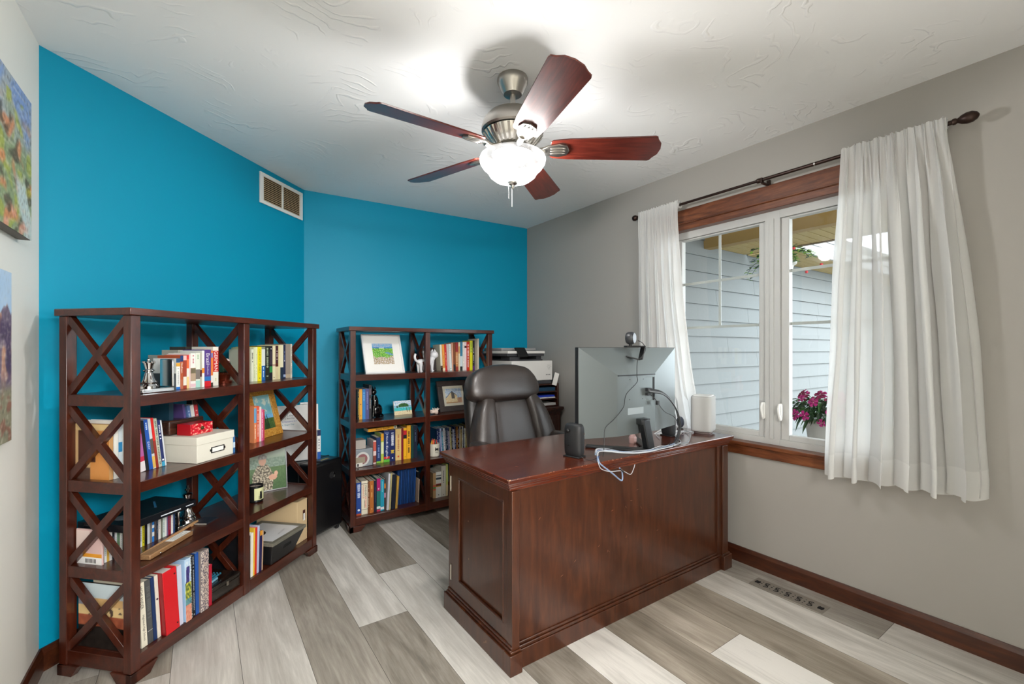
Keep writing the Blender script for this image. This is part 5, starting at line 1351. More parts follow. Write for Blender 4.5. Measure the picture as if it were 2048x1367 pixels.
S = SH[0] + .0005
g9 = 'reference books on the bottom shelf of the right bookcase'
rows = [
 (.052, .034, .228, '#17408c', 'blue book with white lettering at the left end of the bottom shelf', ((LN, .5, .95, '#c9d6f0', .6), (B, 0, .05, '#b04a24'), ('d', .5, .16, 8, '#dfe8f6'))),
 (.088, .043, .234, '#e4dcc6', 'cream STANDARD REFERENCE DICTIONARY with black and red letters', ((TT, .53, .88, 'STANDARD', '#2a2520', .68, .32), (TT, .18, .52, 'DICTIONARY', '#c93a20', .68, .32), (TT, .48, .88, 'REFERENCE', '#c95a30', .28, .2), (LN, .2, .45, '#8a8070', .15), (B, .91, .925, '#2a2520'), (B, .14, .15, '#2a2520'))),
 (.133, .011, .225, '#7a4a2c', 'brown thin book between dictionary and orange book', ((LN, .2, .8, '#d8b8a0', .4),)),
 (.146, .028, .226, '#b0672a', 'orange-brown book on the bottom shelf', ((LN, .45, .9, '#e6bf7a', .25), ('d', .5, .12, 3, '#f0d9a8'))),
 (.176, .018, .225, '#151a33', 'blackish blue book before the magenta and teal one', ((LN, .3, .8, '#55608c', .15),)),
 (.196, .026, .235, '#1f6f6c', 'teal book with magenta upper third', ((B, .62, 1, '#b0146c'), (B, 0, .06, '#c93a5c'), (LN, .66, .74, '#f0d0e2', .4), (B, .08, .15, '#d6e0de'))),
 (.223, .026, .222, '#1f9ab8', 'turquoise book on the bottom shelf', ((LN, .6, .95, '#8fd6e4', .25), (B, .04, .12, '#e0e4ea'))),
 (.250, .012, .225, '#4a3a34', 'dark multicoloured thin book right of the turquoise one', ((B, .7, .85, '#c97a2c'), (B, .4, .55, '#b98aa0'))),
]
for u, t_, h, c, lb, de in rows: book(F2, u, .045, S, t_, h, c, lb, deco=de, group=g9, d=.19)
rows = [(.264, .014, .262, '#cfcfd6', 'white spiral pad leaning right on the bottom shelf', 3), (.281, .010, .262, '#b9ae7c', 'wire-bound olive pad leaning beside the white pad', 3), (.296, .030, .25, '#131a2a', 'black-navy folder leaning left of the manila ones', 2), (.328, .006, .232, '#d6aa4c', 'golden manila folder leaning among dark folders', 4), (.336, .006, .230, '#c39a44', 'ochre manila folder leaning beside the golden one', 4)]
for u, t_, h, c, lb, ln in rows: book(F2, u, .03, S, t_, h, c, lb, lean=ln, group=g9, d=.2)
for k in range(11):
    c = ['#17407c', '#133a70', '#1b4a8c', '#16386c'][k % 4]
    book(F2, .357 + .0135 * k, .09, S, .011, .262, c, 'blue folder in the upright bundle on the bottom shelf' , lean=2.2, group='identical blue folders on the bottom shelf', d=.19, name='blue_folder', cat='folder')
book(F2, .515, .06, S, .006, .175, '#c9b09a', 'pale tan slim booklet right of the blue folders', lean=2.5, group=g9, d=.15)
book(F2, .528, .10, S, .018, .22, '#0f1013', 'black folder by the centre post of the right bookcase', group=g9, d=.15)
g10 = 'guides at the bottom right of the right bookcase'
rows = [
 (.648, .024, .195, '#b8966a', 'tan workbook with coloured tabs, bottom right compartment', ((B, .45, .52, '#d6604c'), (B, .38, .44, '#5f9a44'), (B, .31, .37, '#d6604c'))),
 (.673, .044, .200, '#dcdbd4', 'thick white textbook with black blocks and rainbow arc', ((B, .84, .87, '#24272a'), (B, .70, .78, '#3f4a50'), (B, .50, .54, '#8c1f30'), (B, .46, .50, '#3f4a28'), (B, .42, .46, '#c07a2a'), ('d', .5, .1, 4, '#22262a'))),
 (.719, .038, .240, '#d2cdc0', 'tall off-white textbook with a dark vertical title', ((LN, .45, .88, '#3c3a52', .22), ('d', .5, .06, 3, '#222222'))),
 (.759, .018, .250, '#c4cc7a', 'pale green-yellow guide by the desk corner', ((B, 0, .35, '#d9c49a'),)),
]
for u, t_, h, c, lb, de in rows: book(F2, u, .08, S, t_, h, c, lb, deco=de, group=g10, d=.16)

# ------------------------------------------------------------------ desk
def desk():
    t = thing('desk', 'large cherry executive desk with worn scratched top', 'desk', (0, 0, 0))
    x0, x1, y0, y1 = .990, 2.503, 1.436, 1.985
    m = MB()
    m.box(.968, 1.428, .736, 2.553, 2.035, .755, DESKT); m.build('desk_top', t, bevel=.004)
    m = MB()
    for (d, za, zb) in ((.006, .727, .736), (.014, .716, .727), (.020, .703, .716)):
        m.box(.968 + d, 1.428 + d, za, 2.553 - d, 2.035 - d, zb, DESKT)
    m.build('top_moulding', t, bevel=.003)
    m = MB(); m.box(x0 + .036, y0 + .022, .08, x1 - .07, y0 + .040, .704, DESKW); m.build('front_panel', t)
    for xa, xb in ((x0, x0 + .036), (x1 - .052, x1)):
        m = MB(); m.box(xa, y0, .0, xb, y0 + .036, .704, DESKW); m.build('corner_post', t, bevel=.002)
    m = MB(); m.box(x1 - .085, y0 + .012, .08, x1 - .052, y0 + .04, .704, DESKW); m.build('inner_stile', t, bevel=.001)
    # left end with a framed recess
    m = MB(); m.box(x0 + .012, y0 + .036, .08, x0 + .026, y1 - .03, .704, DESKW); m.build('side_panel', t)
    m = MB(); X0, X1 = x0 + .002, x0 + .014
    for ya, yb, za, zb in ((y0 + .036, 1.500, .08, .704), (1.885, y1 - .03, .08, .704), (1.5, 1.885, .08, .165), (1.5, 1.885, .655, .704)): m.box(X0, ya, za, X1, yb, zb, DESKW)
    m.build('side_frame', t)
    m = MB(); X0, X1 = x0 + .000, x0 + .012; e = .009
    for ya, yb, za, zb in ((1.5, 1.5 + e, .165, .655), (1.885 - e, 1.885, .165, .655), (1.5, 1.885, .165, .165 + e), (1.5, 1.885, .655 - e, .655)): m.box(X0, ya, za, X1, yb, zb, DESKW)
    m.build('side_beading', t, bevel=.003)
    m = MB(); m.box(x0 + .003, y1 - .03, .08, x0 + .03, y1, .704, DESKW); m.build('door_edge', t, bevel=.002)
    for za in (.575, .150):
        m = MB(); m.tube([(x0, y1 - .028, za), (x0, y1 - .028, za + .072)], .0035, mat('#b9b2a6', .3, .9), 10); m.box(x0 - .0006, y1 - .028, za, x0 + .002, y1 - .022, za + .072, mat('#b9b2a6', .3, .9)); m.build('hinge', t)
    # right end, pedestals on the sitting side, modesty structure
    m = MB(); m.box(x1 - .02, y0 + .036, .08, x1 - .003, y1, .704, DESKW); m.build('side_panel', t)
    for xa, xb in ((x0 + .03, x0 + .42), (x1 - .42, x1 - .02)):
        p = MB(); p.box(xa, y0 + .06, .08, xb, y1 - .02, .70, DESKW); ped = p.build('pedestal', t)
        for za, zb in ((.10, .40), (.41, .55), (.56, .69)):
            d = MB(); d.box(xa + .015, y1 - .02, za, xb - .015, y1 - .002, zb, DESKW); dr = d.build('drawer', ped, bevel=.003)
            k = MB(); k.tube([((xa + xb) / 2 - .04, y1 + .012, (za + zb) / 2), ((xa + xb) / 2 + .04, y1 + .012, (za + zb) / 2)], .004, BRONZE, 8); k.build('handle', dr)
    # plinth
    m = MB()
    m.box(x0 - .018, y0 - .014, 0, x0 + .040, y0 + .036, .080, DESKW); m.box(x1 - .060, y0 - .014, 0, x1 + .018, y0 + .036, .080, DESKW)
    m.box(x0 + .040, y0 + .006, .0, x1 - .060, y0 + .030, .075, DESKW)
    m.box(x0 - .018, y0 + .036, 0, x0 + .01, y1 + .012, .080, DESKW); m.box(x1 - .01, y0 + .036, 0, x1 + .018, y1 + .012, .080, DESKW)
    m.build('plinth', t, bevel=.002)
    m = MB()
    m.box(x0 - .010, y0 - .007, .080, x0 + .038, y0 + .0, .090, DESKW); m.box(x0 + .036, y0 + .010, .075, x1 - .055, y0 + .026, .088, DESKW); m.box(x0 + .036, y0 + .016, .088, x1 - .055, y0 + .026, .100, DESKW)
    m.box(x0 - .010, y0, .080, x0 + .004, y1, .092, DESKW); m.box(x0 - .004, y0, .092, x0 + .004, y1, .104, DESKW); m.box(x1 - .004, y0, .080, x1 + .010, y1, .092, DESKW); m.box(x1 - .056, y0 - .007, .08, x1 + .01, y0, .09, DESKW)
    m.build('plinth_moulding', t, bevel=.003)
    # scuffs: pale chips on edges, scratches on the top
    m = MB(); rnd = random.Random(2); SCF = mat('#b98f70', .6); SC2 = mat('#9a6a50', .5)
    for k in range(60):
        x, y = rnd.uniform(1.0, 2.45), rnd.uniform(1.45, 2.0); a = rnd.uniform(0, pi); l_ = rnd.choice([.0015, .002, .003, .006, .012])
        m.bar((x, y, .7551), (x + cos(a) * l_, y + sin(a) * l_, .7551), .0008, .0003, SC2)
    for k in range(44):
        x = rnd.choice([rnd.uniform(.99, 1.3), rnd.uniform(1.3, 1.75), rnd.uniform(1.45, 1.6), rnd.uniform(1.0, 2.5)]); l_ = rnd.choice([.001, .0015, .002, .003, .005]); zz = rnd.uniform(.7515, .7545)
        m.box(x, 1.4277, zz, x + l_, 1.4287, zz + rnd.uniform(.0006, .0014), SCF)
    m.box(.9677, 1.4276, .7515, .978, 1.4295, .7553, SCF); m.box(.9677, 1.4276, .7515, .9692, 1.436, .7553, SCF)
    for k in range(14):
        x, z = rnd.uniform(1.1, 1.9), rnd.uniform(.25, .65); a = rnd.uniform(-1.2, 1.2)
        m.bar((x, y0 + .0219, z), (x + cos(a) * .012, y0 + .0219, z + sin(a) * .012), .0008, .0006, SC2, up=(0, 1, 0))
    for (y, z, ln_) in ((1.60, .040, .01), (1.615, .032, .006), (1.80, .30, .008), (1.805, .47, .007)):
        xx = x0 - .0184 if z < .08 else x0 + .0118
        m.box(xx, y, z, xx + .0006, y + .002, z + ln_, SCF)
    m.build('scuff_marks', t, smooth=0)
desk()
ZD = .7553

# ------------------------------------------------------------------ things on the desk
def monitor():
    t = thing('monitor', 'large silver-grey monitor seen from behind on the desk', 'monitor', (0, 0, 0))
    SG = mat('#757c7d', .36, .65, name='silver_grey_plastic'); DK = mat('#1b1d1f', .4)
    xl, xr, yb, yf, zb, zt = 1.440, 2.165, 1.548, 1.572, .838, 1.266
    bx0, bx1, bz = 1.640, 1.921, 1.134; yc = 1.492
    m = MB(); m.box(xl, yb, zb, xr, yf, zt, DK); m.build('bezel', t, bevel=.002)
    m = MB()
    o = [(xl + .002, yb, zb), (xr - .002, yb, zb), (xr - .002, yb, zt - .002), (xl + .002, yb, zt - .002)]
    i = [(bx0, yc, zb), (bx1, yc, zb), (bx1, yc, bz), (bx0, yc, bz)]
    m.add(o + i, [(0, 4, 7, 3), (3, 7, 6, 2), (2, 6, 5, 1), (0, 1, 5, 4), (4, 5, 6, 7)], SG)
    sh = m.build('back_shell', t, smooth=0)
    m = MB(); m.box(bx0 + .003, yc - .004, bz - .008, bx1 - .003, yc + .002, bz - .002, DK); m.build('vent_slot', sh)
    m = MB(); m.box(1.902, yc - .0012, .997, 1.915, yc + .001, 1.115, mat('#0a0b0c', .6)); m.box(1.850, yc - .0008, .997, 1.902, yc, 1.000, mat('#6d7775', .5)); m.box(1.850, yc - .0008, 1.115, 1.915, yc, 1.118, mat('#6d7775', .5)); m.build('port_recess', sh)
    m = MB()
    for x, z in ((1.729, 1.108), (1.829, 1.107), (1.727, 1.010), (1.823, 1.009)): m.lathe([(.0022, -.0005), (.0022, .0005)], mat('#101214', .5), 10, c=(x, yc - .0004, z), M=R(90, 'X'))
    m.build('mount_hole', sh)
    m = MB(); m.box(1.714, yc - .0008, .936, 1.830, yc, .968, mat('#8f989b', .4)); gy = mat('#8f979c', .5)
    for k in range(4): m.box(1.725, yc - .0012, .941 + .006 * k, 1.775 + .012 * (k % 2), yc - .0006, .943 + .006 * k, gy)
    m.build('rating_label', sh, smooth=0)
    m = MB(); m.box(xl + .008, yf - .0005, zb + .015, xr - .008, yf + .0005, zt - .008, mat('#050507', .15)); m.build('screen', t)
    # stand: leaning column and V-shaped foot
    m = MB()
    m.box(1.775, 1.455, .884, 1.838, 1.495, .914, DK); m.build('tilt_head', t, bevel=.004)
    m = MB(); m.add([(1.800, 1.434, .758), (1.852, 1.434, .758), (1.852, 1.470, .758), (1.800, 1.470, .758), (1.776, 1.450, .914), (1.830, 1.450, .910), (1.830, 1.484, .908), (1.776, 1.484, .912)], [(0, 3, 2, 1), (4, 5, 6, 7), (0, 1, 5, 4), (1, 2, 6, 5), (2, 3, 7, 6), (3, 0, 4, 7)], mat('#26282a', .28, .5)); m.build('column', t, bevel=.006, seg=3)
    m = MB()
    m.prism([(1.79, 1.432), (1.836, 1.432), (2.03, 1.70), (1.99, 1.71), (1.83, 1.50), (1.80, 1.50), (1.64, 1.70), (1.605, 1.675)], ZD, ZD + .012, DK); m.build('foot', t, bevel=.003)
monitor()
def webcam():
    t = thing('webcam', 'round webcam clipped on top of the monitor', 'webcam', (0, 0, 0))
    m = MB(); m.lathe([(.004, -.018), (.027, -.016), (.031, -.008), (.031, .012), (.026, .020), (.004, .022)], mat('#2a2c2f', .4), 28, c=(1.755, 1.512, 1.312), M=R(20) @ R(90, 'X')); h = m.build('camera_head', t)
    m = MB(); m.lathe([(.0005, .0), (.022, .0), (.024, .003)], mat('#5f6266', .35, .3), 28, c=(1.7615, 1.4935, 1.312), M=R(20) @ R(-90, 'X') @ R(180, 'X')); m.text('logi', mat('#d9dcde', .4), .016, .005, T(1.7605, 1.4918, 1.314) @ R(20) @ R(90, 'X')); m.build('rear_cap', h)
    m = MB()
    m.tube([(1.757, 1.510, 1.290), (1.758, 1.512, 1.272)], .009, BLACK, 10)
    m.bar((1.735, 1.525, 1.2705), (1.845, 1.50, 1.2705), .030, .008, BLACK); m.bar((1.838, 1.500, 1.268), (1.796, 1.482, 1.205), .026, .008, BLACK, up=(1, 0, -.6)); m.bar((1.80, 1.502, 1.206), (1.745, 1.532, 1.222), .022, .006, BLACK)
    m.build('clip', t, bevel=.002)
    m = MB(); m.tube(spline([(1.785, 1.490, 1.300), (1.800, 1.470, 1.285), (1.812, 1.465, 1.255), (1.790, 1.468, 1.222), (1.762, 1.472, 1.200), (1.757, 1.472, 1.13), (1.760, 1.474, 1.095), (1.683, 1.474, 1.04), (1.665, 1.476, .98), (1.596, 1.47, .93), (1.53, 1.462, .898), (1.513, 1.455, .856), (1.506, 1.45, .800), (1.503, 1.452, .768)], 7), .0017, BLACK, 7); m.build('cord', t)
webcam()
def cables():
    CG, CW, CK = mat('#7f8488', .4), mat('#b4b8be', .4), mat('#26272a', .45)
    CBL = mat('#7b8eac', .4)
    t = thing('cable_bundle', 'tied bundle of grey and white cables lying before the monitor foot', 'cables', (0, 0, 0))
    z = ZD + .006
    A_ = [(1.462, 1.452, z + .018), (1.475, 1.452, z + .035), (1.54, 1.448, z + .028), (1.62, 1.443, z + .012), (1.716, 1.437, z), (1.80, 1.422, z), (1.88, 1.430, z), (1.965, 1.436, z), (2.01, 1.438, z + .004)]
    for k, (c, r, dx, dz) in enumerate(((CG, .0035, 0, 0), (CBL, .003, .004, .006), (CW, .0022, -.004, -.001), (CW, .002, .006, .002), (CK, .0022, -.002, .004), (CG, .0024, .010, .010), (CW, .0018, -.006, .004), (CBL, .0022, .013, .002), (CW, .0016, .009, .014))):
        m = MB(); rnd = random.Random(k)
        m.tube(spline([(p[0], p[1] + dx * (.4 + rnd.random()), max(ZD + r + .0005, p[2] + dz * rnd.random())) for p in A_], 7), r, c, 8); m.build('cable', t)
    for px in (1.463, 1.975):
        m = MB()
        for a in (0, 1.1, 2.3): m.tube([(px - .008 * cos(a), 1.446 + .006 * sin(a), z - .002), (px, 1.438, z + .018), (px + .010 * cos(a), 1.45, z + .008)], .0022, CK if px > 1.6 else mat('#3f557f', .5), 6)
        m.build('cable_tie', t)
    # arc up to the monitor ports
    arc = [(1.985, 1.442, z + .006), (2.022, 1.452, .79 - .02), (2.059, 1.456, .80), (2.076, 1.458, .862), (2.050, 1.46, .941), (1.99, 1.462, 1.005), (1.924, 1.464, 1.042), (1.865, 1.47, 1.053), (1.846, 1.478, 1.056)]
    for k, (c, r) in enumerate(((CK, .0038), (mat('#4a4c50', .4), .0034), (CG, .0026), (CK, .0024))):
        m = MB(); m.tube(spline([(p[0] + .004 * (k - 1.5) * sin(i * .8 + k), p[1] - .004 * k, p[2] - .005 * k * (1 if i > 3 else .3)) for i, p in enumerate(arc)], 7), r, c, 8); m.build('cable', t)
    m = MB(); m.tube(spline([(1.858, 1.482, 1.031), (1.885, 1.470, 1.012), (1.918, 1.466, .975), (1.962, 1.462, .935), (2.03, 1.458, .905), (2.066, 1.456, .86)], 6), .0018, CK, 7); m.box(1.900, 1.460, .975, 1.914, 1.472, .995, CK); m.build('cable', t)
    m = MB(); m.box(1.842, 1.470, 1.046, 1.872, 1.4905, 1.062, CK); m.box(1.842, 1.474, 1.024, 1.866, 1.4905, 1.038, CK); m.build('plug', t, bevel=.002)
    # loop hanging over the edge
    y = 1.419
    m = MB(); m.tube(spline([(1.462, 1.448, z + .014), (1.448, 1.43, z + .010), (1.447, y, .755), (1.470, y - .004, .735), (1.520, y - .006, .700), (1.575, y - .006, .660), (1.590, y - .004, .665), (1.590, y, .695), (1.574, y, .715)], 7), .0034, CBL, 8); m.build('cable', t)
    m = MB(); m.tube(spline([(1.460, 1.448, z + .012), (1.444, 1.428, z + .004), (1.440, y - .002, .750), (1.455, y - .004, .728), (1.500, y - .010, .712), (1.579, y - .012, .703), (1.640, y - .006, .676), (1.667, y - .002, .695), (1.679, y, .716)], 7), .0016, CW, 6); m.build('cable', t)
    m = MB(); m.tube([(1.566, y - .012, .712), (1.580, y - .013, .703), (1.592, y - .010, .694)], .004, CK, 8); m.build('cable_tie', t)
    # speaker lead and the leads towards the window
    m = MB(); m.tube(spline([(1.425, 1.515, ZD + .012), (1.435, 1.490, ZD + .003), (1.45, 1.47, ZD + .003), (1.462, 1.452, ZD + .012)], 6), .0016, CK, 6); tag(m.build('speaker_cable'), 'thin black lead from the left speaker to the tied cables', 'cable')
    for k, pts in enumerate((((2.02, 1.446, z), (2.12, 1.48, z - .002), (2.24, 1.60, z - .002), (2.33, 1.66, z), (2.43, 1.62, z)), ((2.04, 1.446, z + .004), (2.15, 1.455, z), (2.26, 1.52, z + .012), (2.35, 1.58, z + .010), (2.42, 1.66, z)), ((2.10, 1.60, z), (2.2, 1.70, z), (2.30, 1.69, z + .02), (2.38, 1.72, z)))):
        m = MB(); m.tube(spline(pts, 7), .002 if k else .0026, [CW, CG, CW][k], 7); tag(m.build('desk_cable'), ['white cable snaking from the bundle to the white speaker', 'grey cable crossing the desk towards the window', 'short white cable curl beside the curtain'][k], 'cable')
cables()
def speakers():
    for nm, lb, x, y, rz, s in (('desk_speaker', 'black desktop speaker standing left of the monitor', 1.437, 1.572, 14, 1.0), ('desk_speaker', 'black desktop speaker half hidden behind the cable arc, right of the monitor', 2.232, 1.64, -6, .9)):
        t = thing(nm, lb, 'speaker', (x, y, ZD), radians(rz))
        m = MB(); m.super((0, 0, .078 * s), (.031 * s, .048 * s, .078 * s), mat('#1a1b1d', .55), .35, .7, 28, 20, fn=lambda p: Vector((p.x * (1 - .12 * (p.z / .078) ** 2), p.y + .0, p.z))); m.build('cabinet', t)
        m = MB(); m.box(-.030 * s, -.044 * s, -.0002, .030 * s, .044 * s, .006, mat('#101012', .6)); m.build('foot', t, bevel=.002)
        m = MB(); m.lathe([(.004, 0), (.004, .003)], CHROME, 12, c=(.006, -.0475 * s, .110 * s), M=R(90, 'X')); m.build('port', t)
        m = MB(); m.lathe([(.009, 0), (.009, .010), (.004, .014)], BLACK, 16, c=(-.030 * s, .012, .125 * s), M=R(-90, 'Y')); m.build('volume_knob', t)
        m = MB(); m.lathe([(.005, 0), (.005, .008)], BLACK, 12, c=(-.030 * s, .012, .055 * s), M=R(-90, 'Y')); m.build('headphone_knob', t)
    t = thing('smart_speaker', 'white rounded fabric speaker at the window end of the desk', 'speaker', (2.492, 1.585, ZD), radians(20))
    FW = plaster('speaker_fabric', '#b8b8b6', rough=.8, bump=.3, scale=900)
    m = MB(); m.super((0, 0, .118), (.0725, .062, .106), FW, .12, .42, 48, 24); m.build('body', t)
    m = MB(); m.super((0, 0, .2235), (.063, .053, .004), mat('#e0e0de', .5), .3, .42, 40, 8); m.build('touch_top', t)
    m = MB(); m.super((0, 0, .007), (.058, .048, .008), mat('#7c6e6b', .5), .3, .5, 32, 8); m.build('base', t)
    m = MB(); m.tube(spline([(2.530, 1.60, ZD + .03), (2.546, 1.585, ZD + .02), (2.556, 1.57, ZD + .004), (2.559, 1.56, ZD - .03), (2.559, 1.56, .55)], 6), .0022, BLACK, 7); tag(m.build('power_cord'), 'black power cord dropping behind the white speaker', 'cable')
    t = thing('crystal_lamp', 'small pink salt crystal on the desk beside the monitor stand', 'crystal', (1.90, 1.62, ZD))
    PK = mat('#efc4bd', .3); m = MB()
    m.lathe([(.019, 0), (.021, .03), (.013, .046), (.002, .056)], PK, 6, c=(0, 0, 0)); m.build('crystal', t, smooth=0)
    t = thing('desk_phone', 'dark small webcam-like round speaker by the curtain on the window sill', 'speaker', (2.48, 1.735, ZD))
    m = MB(); m.lathe([(.028, -.012), (.034, -.006), (.034, .006), (.028, .012)], mat('#3f4450', .4), 28, c=(0, 0, .045), M=R(60) @ R(90, 'X')); m.build('body', t)
    m = MB(); m.lathe([(.02, 0), (.02, .004), (.006, .008), (.006, .016)], BLACK, 20); m.build('foot', t)
    o = picture('paper_sheet', .20, .14, 2, 2, lambda u, v: '#e9e9ea', PRINT); o.matrix_world = T(2.32, 1.70, ZD + .001) @ R(25) @ R(-90, 'X') @ T(0, 0, -.07); tag(o, 'white sheet of paper lying on the desk below the narrow curtain', 'paper'); o.modifiers.new('sheet', 'SOLIDIFY').thickness = .0006
speakers()

# ------------------------------------------------------------------ office chair
def chair():
    t = thing('office_chair', 'brown-black padded leather executive chair behind the desk', 'office chair', (1.70, 2.42, 0), radians(3))
    LE = plaster('dark_leather', '#2f2622', rough=.36, bump=.35, scale=260, spec=.6)
    bsdf(LE).inputs['Coat Weight'].default_value = .35; bsdf(LE).inputs['Coat Roughness'].default_value = .25
    LS = mat('#1c1816', .4)
    TB_ = T(.02, .0, .55) @ R(-17, 'X')         # back frame leaning away from the desk (towards +y)
    def wr(p, k=.004): return p * (1 + .02 * nz(p.x * 14, p.y * 14, p.z * 14))
    m = MB(); m.T = TB_
    m.super((-.015, .075, .27), (.292, .055, .335), LS, .35, .45, 40, 24, fn=lambda p: Vector((p.x * (1 - .10 * (p.z / .34) - .05 * (p.z / .34) ** 2), p.y, p.z))); m.build('back_shell', t)
    m = MB(); m.T = TB_
    m.super((-.02, .010, .495), (.283, .075, .128), LE, .6, .42, 44, 24, fn=lambda p: wr(Vector((p.x * (1 - .06 * (p.z / .12)), p.y - .012 * cos(p.x * 6), p.z - .022 * (p.x / .28) ** 2 * (1 if p.z > 0 else .2))))); m.build('headrest', t)
    m = MB(); m.T = TB_
    m.super((0, .018, .17), (.185, .055, .245), LE, .45, .5, 36, 24, fn=lambda p: wr(Vector((p.x * (1 - .14 * (p.z / .24)), p.y, p.z)))); m.build('back_cushion', t)
    for s in (-1, 1):
        m = MB(); m.T = TB_
        m.super((s * .240, .002, .15), (.072, .078, .275), LE, .6, .7, 28, 26, fn=lambda p, s=s: wr(Vector((p.x * (1.25 - .35 * (p.z / .27)) + s * (-.035 * (p.z / .27) - .03 * max(0, p.z / .27) ** 2), p.y, p.z)))); m.build('side_bolster', t)
    m = MB(); m.super((0, -.20, .47), (.27, .27, .075), LE, .45, .45, 40, 18, fn=wr); m.build('seat', t)
    for s in (-1, 1):
        m = MB(); m.super((s * .315, -.13, .665), (.045, .165, .032), LE, .6, .6, 24, 14); a = m.build('armrest', t)
        m = MB(); m.tube(spline([(s * .315, .02, .64), (s * .325, .04, .55), (s * .30, 0, .44), (s * .2, -.05, .41)], 6), .017, BLACK, 10); m.tube(spline([(s * .315, -.25, .64), (s * .325, -.26, .55), (s * .30, -.22, .44), (s * .2, -.2, .41)], 6), .017, BLACK, 10); m.build('arm_support', a)
    m = MB(); m.box(-.12, -.32, .37, .12, -.05, .405, BLACK); m.lathe([(.028, .11), (.028, .26), (.019, .26), (.019, .38)], CHROME, 20, c=(0, -.18, 0)); m.build('mechanism', t)
    for k in range(5):
        a = radians(90 + 72 * k); m = MB(); c = (cos(a) * .30, sin(a) * .30 - .18)
        m.bar((0, -.18, .115), (c[0], c[1], .075), .05, .035, BLACK); l_ = m.build('leg', t, bevel=.008)
        m = MB(); m.tube([(c[0], c[1], .075), (c[0], c[1], .045)], .008, BLACK, 8); m.lathe([(.022, -.018), (.027, -.012), (.027, .012), (.022, .018)], mat('#222225', .4), 20, c=(c[0], c[1], .0272), M=R(40 * k) @ R(90, 'X')); m.build('caster', l_)
chair()

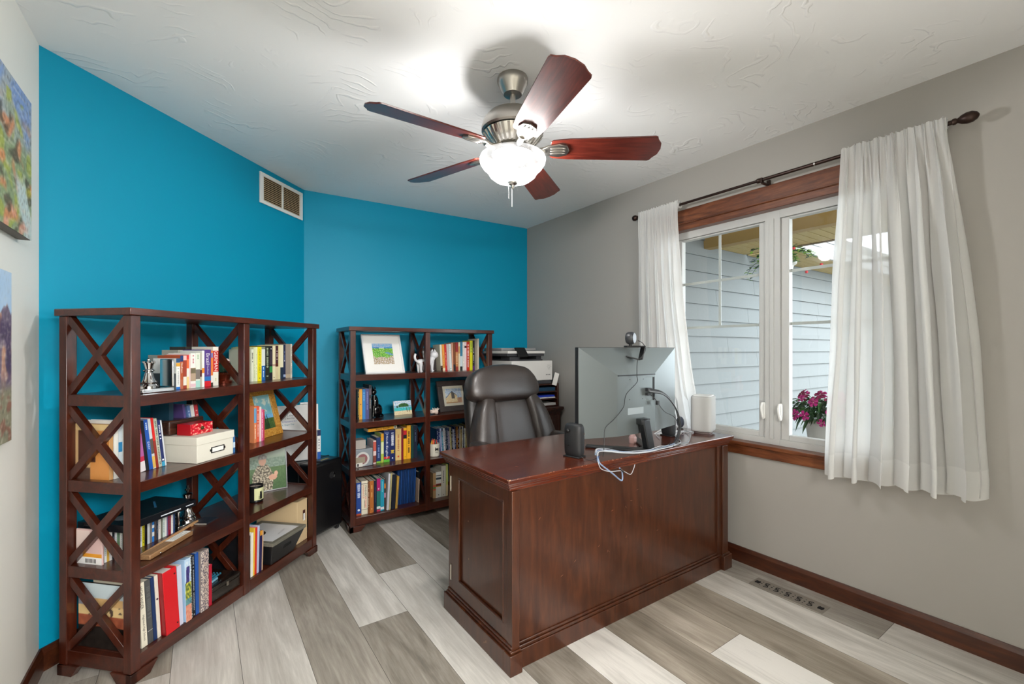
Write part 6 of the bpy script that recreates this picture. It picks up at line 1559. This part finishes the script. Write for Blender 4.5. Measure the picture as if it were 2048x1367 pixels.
# ------------------------------------------------------------------ corner cabinet, organiser, printer
def corner():
    DC = wood('dark_cherry_stain', '#241008', '#381a0f', '#4e2817', scale=(8, 8, 1.5), rough=.3, coat=.3)
    t = thing('file_cabinet', 'dark cherry cabinet in the corner under the paper organiser', 'cabinet', (2.02, 2.99, 0))
    m = MB(); m.box(.012, .012, .0, .560, .52, .712, DC); m.build('body', t, bevel=.002)
    m = MB(); m.box(-.006, -.008, .735, .585, .54, .757, DC); m.build('top', t, bevel=.003)
    m = MB(); m.box(.0, -.002, .724, .578, .535, .735, DC); m.box(.006, .004, .712, .570, .53, .724, DC); m.build('top_moulding', t, bevel=.003)
    m = MB(); m.box(.0, 0, 0, .570, .53, .07, DC); m.build('plinth', t, bevel=.003)
    for za, zb in ((.09, .38), (.40, .69)):
        m = MB(); m.box(.04, -.002, za, .53, .012, zb, DC); d = m.build('drawer', t, bevel=.003)
        m = MB(); m.box(.085, -.006, za + .04, .485, -.002, zb - .04, DC); m.build('raised_panel', d, bevel=.006)
        m = MB(); m.tube([(.24, -.026, (za + zb) / 2), (.33, -.026, (za + zb) / 2)], .004, BRONZE, 8); m.box(.238, -.026, (za + zb) / 2 - .004, .244, -.004, (za + zb) / 2 + .004, BRONZE); m.box(.326, -.026, (za + zb) / 2 - .004, .332, -.004, (za + zb) / 2 + .004, BRONZE); m.build('handle', d)
    t = thing('paper_organiser', 'dark wooden organiser with paper slots standing on the corner cabinet', 'organiser', (2.06, 3.04, .7575))
    W_ = .535
    m = MB(); m.box(0, 0, 0, .016, .30, .20, DC); m.box(W_ - .016, 0, 0, W_, .30, .20, DC); m.box(0, .292, 0, W_, .30, .20, DC); m.build('side', t, bevel=.001)
    for z in (0, .062, .125, .188):
        m = MB(); m.box(.016, .004, z, W_ - .016, .292, z + .012, DC); m.build('shelf', t, bevel=.001)
    X, Y, Z = 2.06, 3.04, .7575
    for nm, lb, z, h, c, x0, x1, y0 in (('paper_stack', 'stack of white paper in the lowest slot of the organiser', .0125, .020, '#cfcfcb', .30, .500, .0), ('folder', 'royal blue folder in the middle slot of the organiser', .086, .014, '#1f3fc0', .27, .49, .003), ('paper_stack', 'white sheets under the royal blue folder', .0745, .010, '#e4e4e4', .25, .495, .001), ('booklet', 'dark teal booklet in the upper organiser slot', .1375, .030, '#123c58', .27, .497, .003)):
        m = MB(); m.box(X + x0, Y + y0, Z + z, X + x1, Y + .25, Z + z + h, mat(c, .5)); tag(m.build(nm, bevel=.001), lb, 'papers')
    # printer
    t = thing('printer', 'white and black all-in-one printer on top of the organiser', 'printer', (2.10, 3.05, .958))
    WH = mat('#dcdad6', .4); GD = mat('#3c3d41', .4); G2 = mat('#8a8a8b', .35)
    m = MB(); m.box(0, 0, .030, .432, .40, .200, WH); m.build('body', t, bevel=.006, seg=3)
    m = MB(); m.box(.03, .004, 0, .420, .38, .030, GD); m.build('paper_drawer', t, bevel=.003)
    m = MB(); m.prism([(.0, .200), (.345, .200), (.345, .212), (.0, .212)], .03, .38, GD, ax='y'); m.box(.0, .16, .212, .345, .39, .246, mat('#1c1c1f', .4)); m.box(.0, .03, .212, .10, .16, .236, GD); m.box(.29, .05, .212, .345, .16, .246, GD); m.build('output_tray', t, bevel=.002)
    m = MB(); m.box(-.04, .01, .240, .345, .39, .262, GD); m.build('scanner_base', t, bevel=.002)
    m = MB(); m.box(-.04, .0, .262, .347, .392, .284, WH); m.build('scanner_bezel', t, bevel=.003)
    m = MB(); m.box(-.035, .10, .284, .325, .388, .308, G2); m.build('scanner_lid', t, bevel=.006)
    m = MB(); m.T = T(.055, -.004, .262) @ R(-28, 'X'); m.prism([(0, -.025), (.105, -.025), (.085, .055), (-.015, .055)], -.006, .006, mat('#101113', .2), ax='y'); m.build('touch_panel', t, bevel=.002)
    m = MB(); gm = mat('#6c6b6a', .6)
    for k, s_ in enumerate(('High quality', 'color. Wireless', 'and easy.', 'Simple.')): m.text(s_, gm, .052, .0075, T(.366 + .026, -.0008, .160 - .011 * k) @ R(90, 'X'))
    for k in range(3):
        m.box(.358 + k * .018, -.0008, .075, .369 + k * .018, -.0002, .083, gm)
    m.build('printed_sticker', t, smooth=0)
    m = MB(); m.box(0, 0, 0, .045, .0012, .11, mat('#e6e4de', .6)); o = m.build('paper_note'); o.matrix_world = T(2.520, 3.042, .950) @ R(18, 'Y') @ R(-10); tag(o, 'white paper note tucked beside the printer', 'paper')
corner()

# ------------------------------------------------------------------ put the origin of each thing at its own base
bpy.context.view_layer.update()
for e in [o for o in COL.objects if o.type == 'EMPTY' and o.parent is None and o.location.xy.length < 1e-6]:
    pts = []
    def walk(o):
        if o.type == 'MESH': pts.extend(o.matrix_world @ Vector(c) for c in o.bound_box)
        for c in o.children: walk(c)
    walk(e)
    if not pts: continue
    d = Vector(((min(p.x for p in pts) + max(p.x for p in pts)) / 2, (min(p.y for p in pts) + max(p.y for p in pts)) / 2, min(p.z for p in pts))) - e.location
    e.location += d
    for c in e.children: c.matrix_basis = T(-d.x, -d.y, -d.z) @ c.matrix_basis
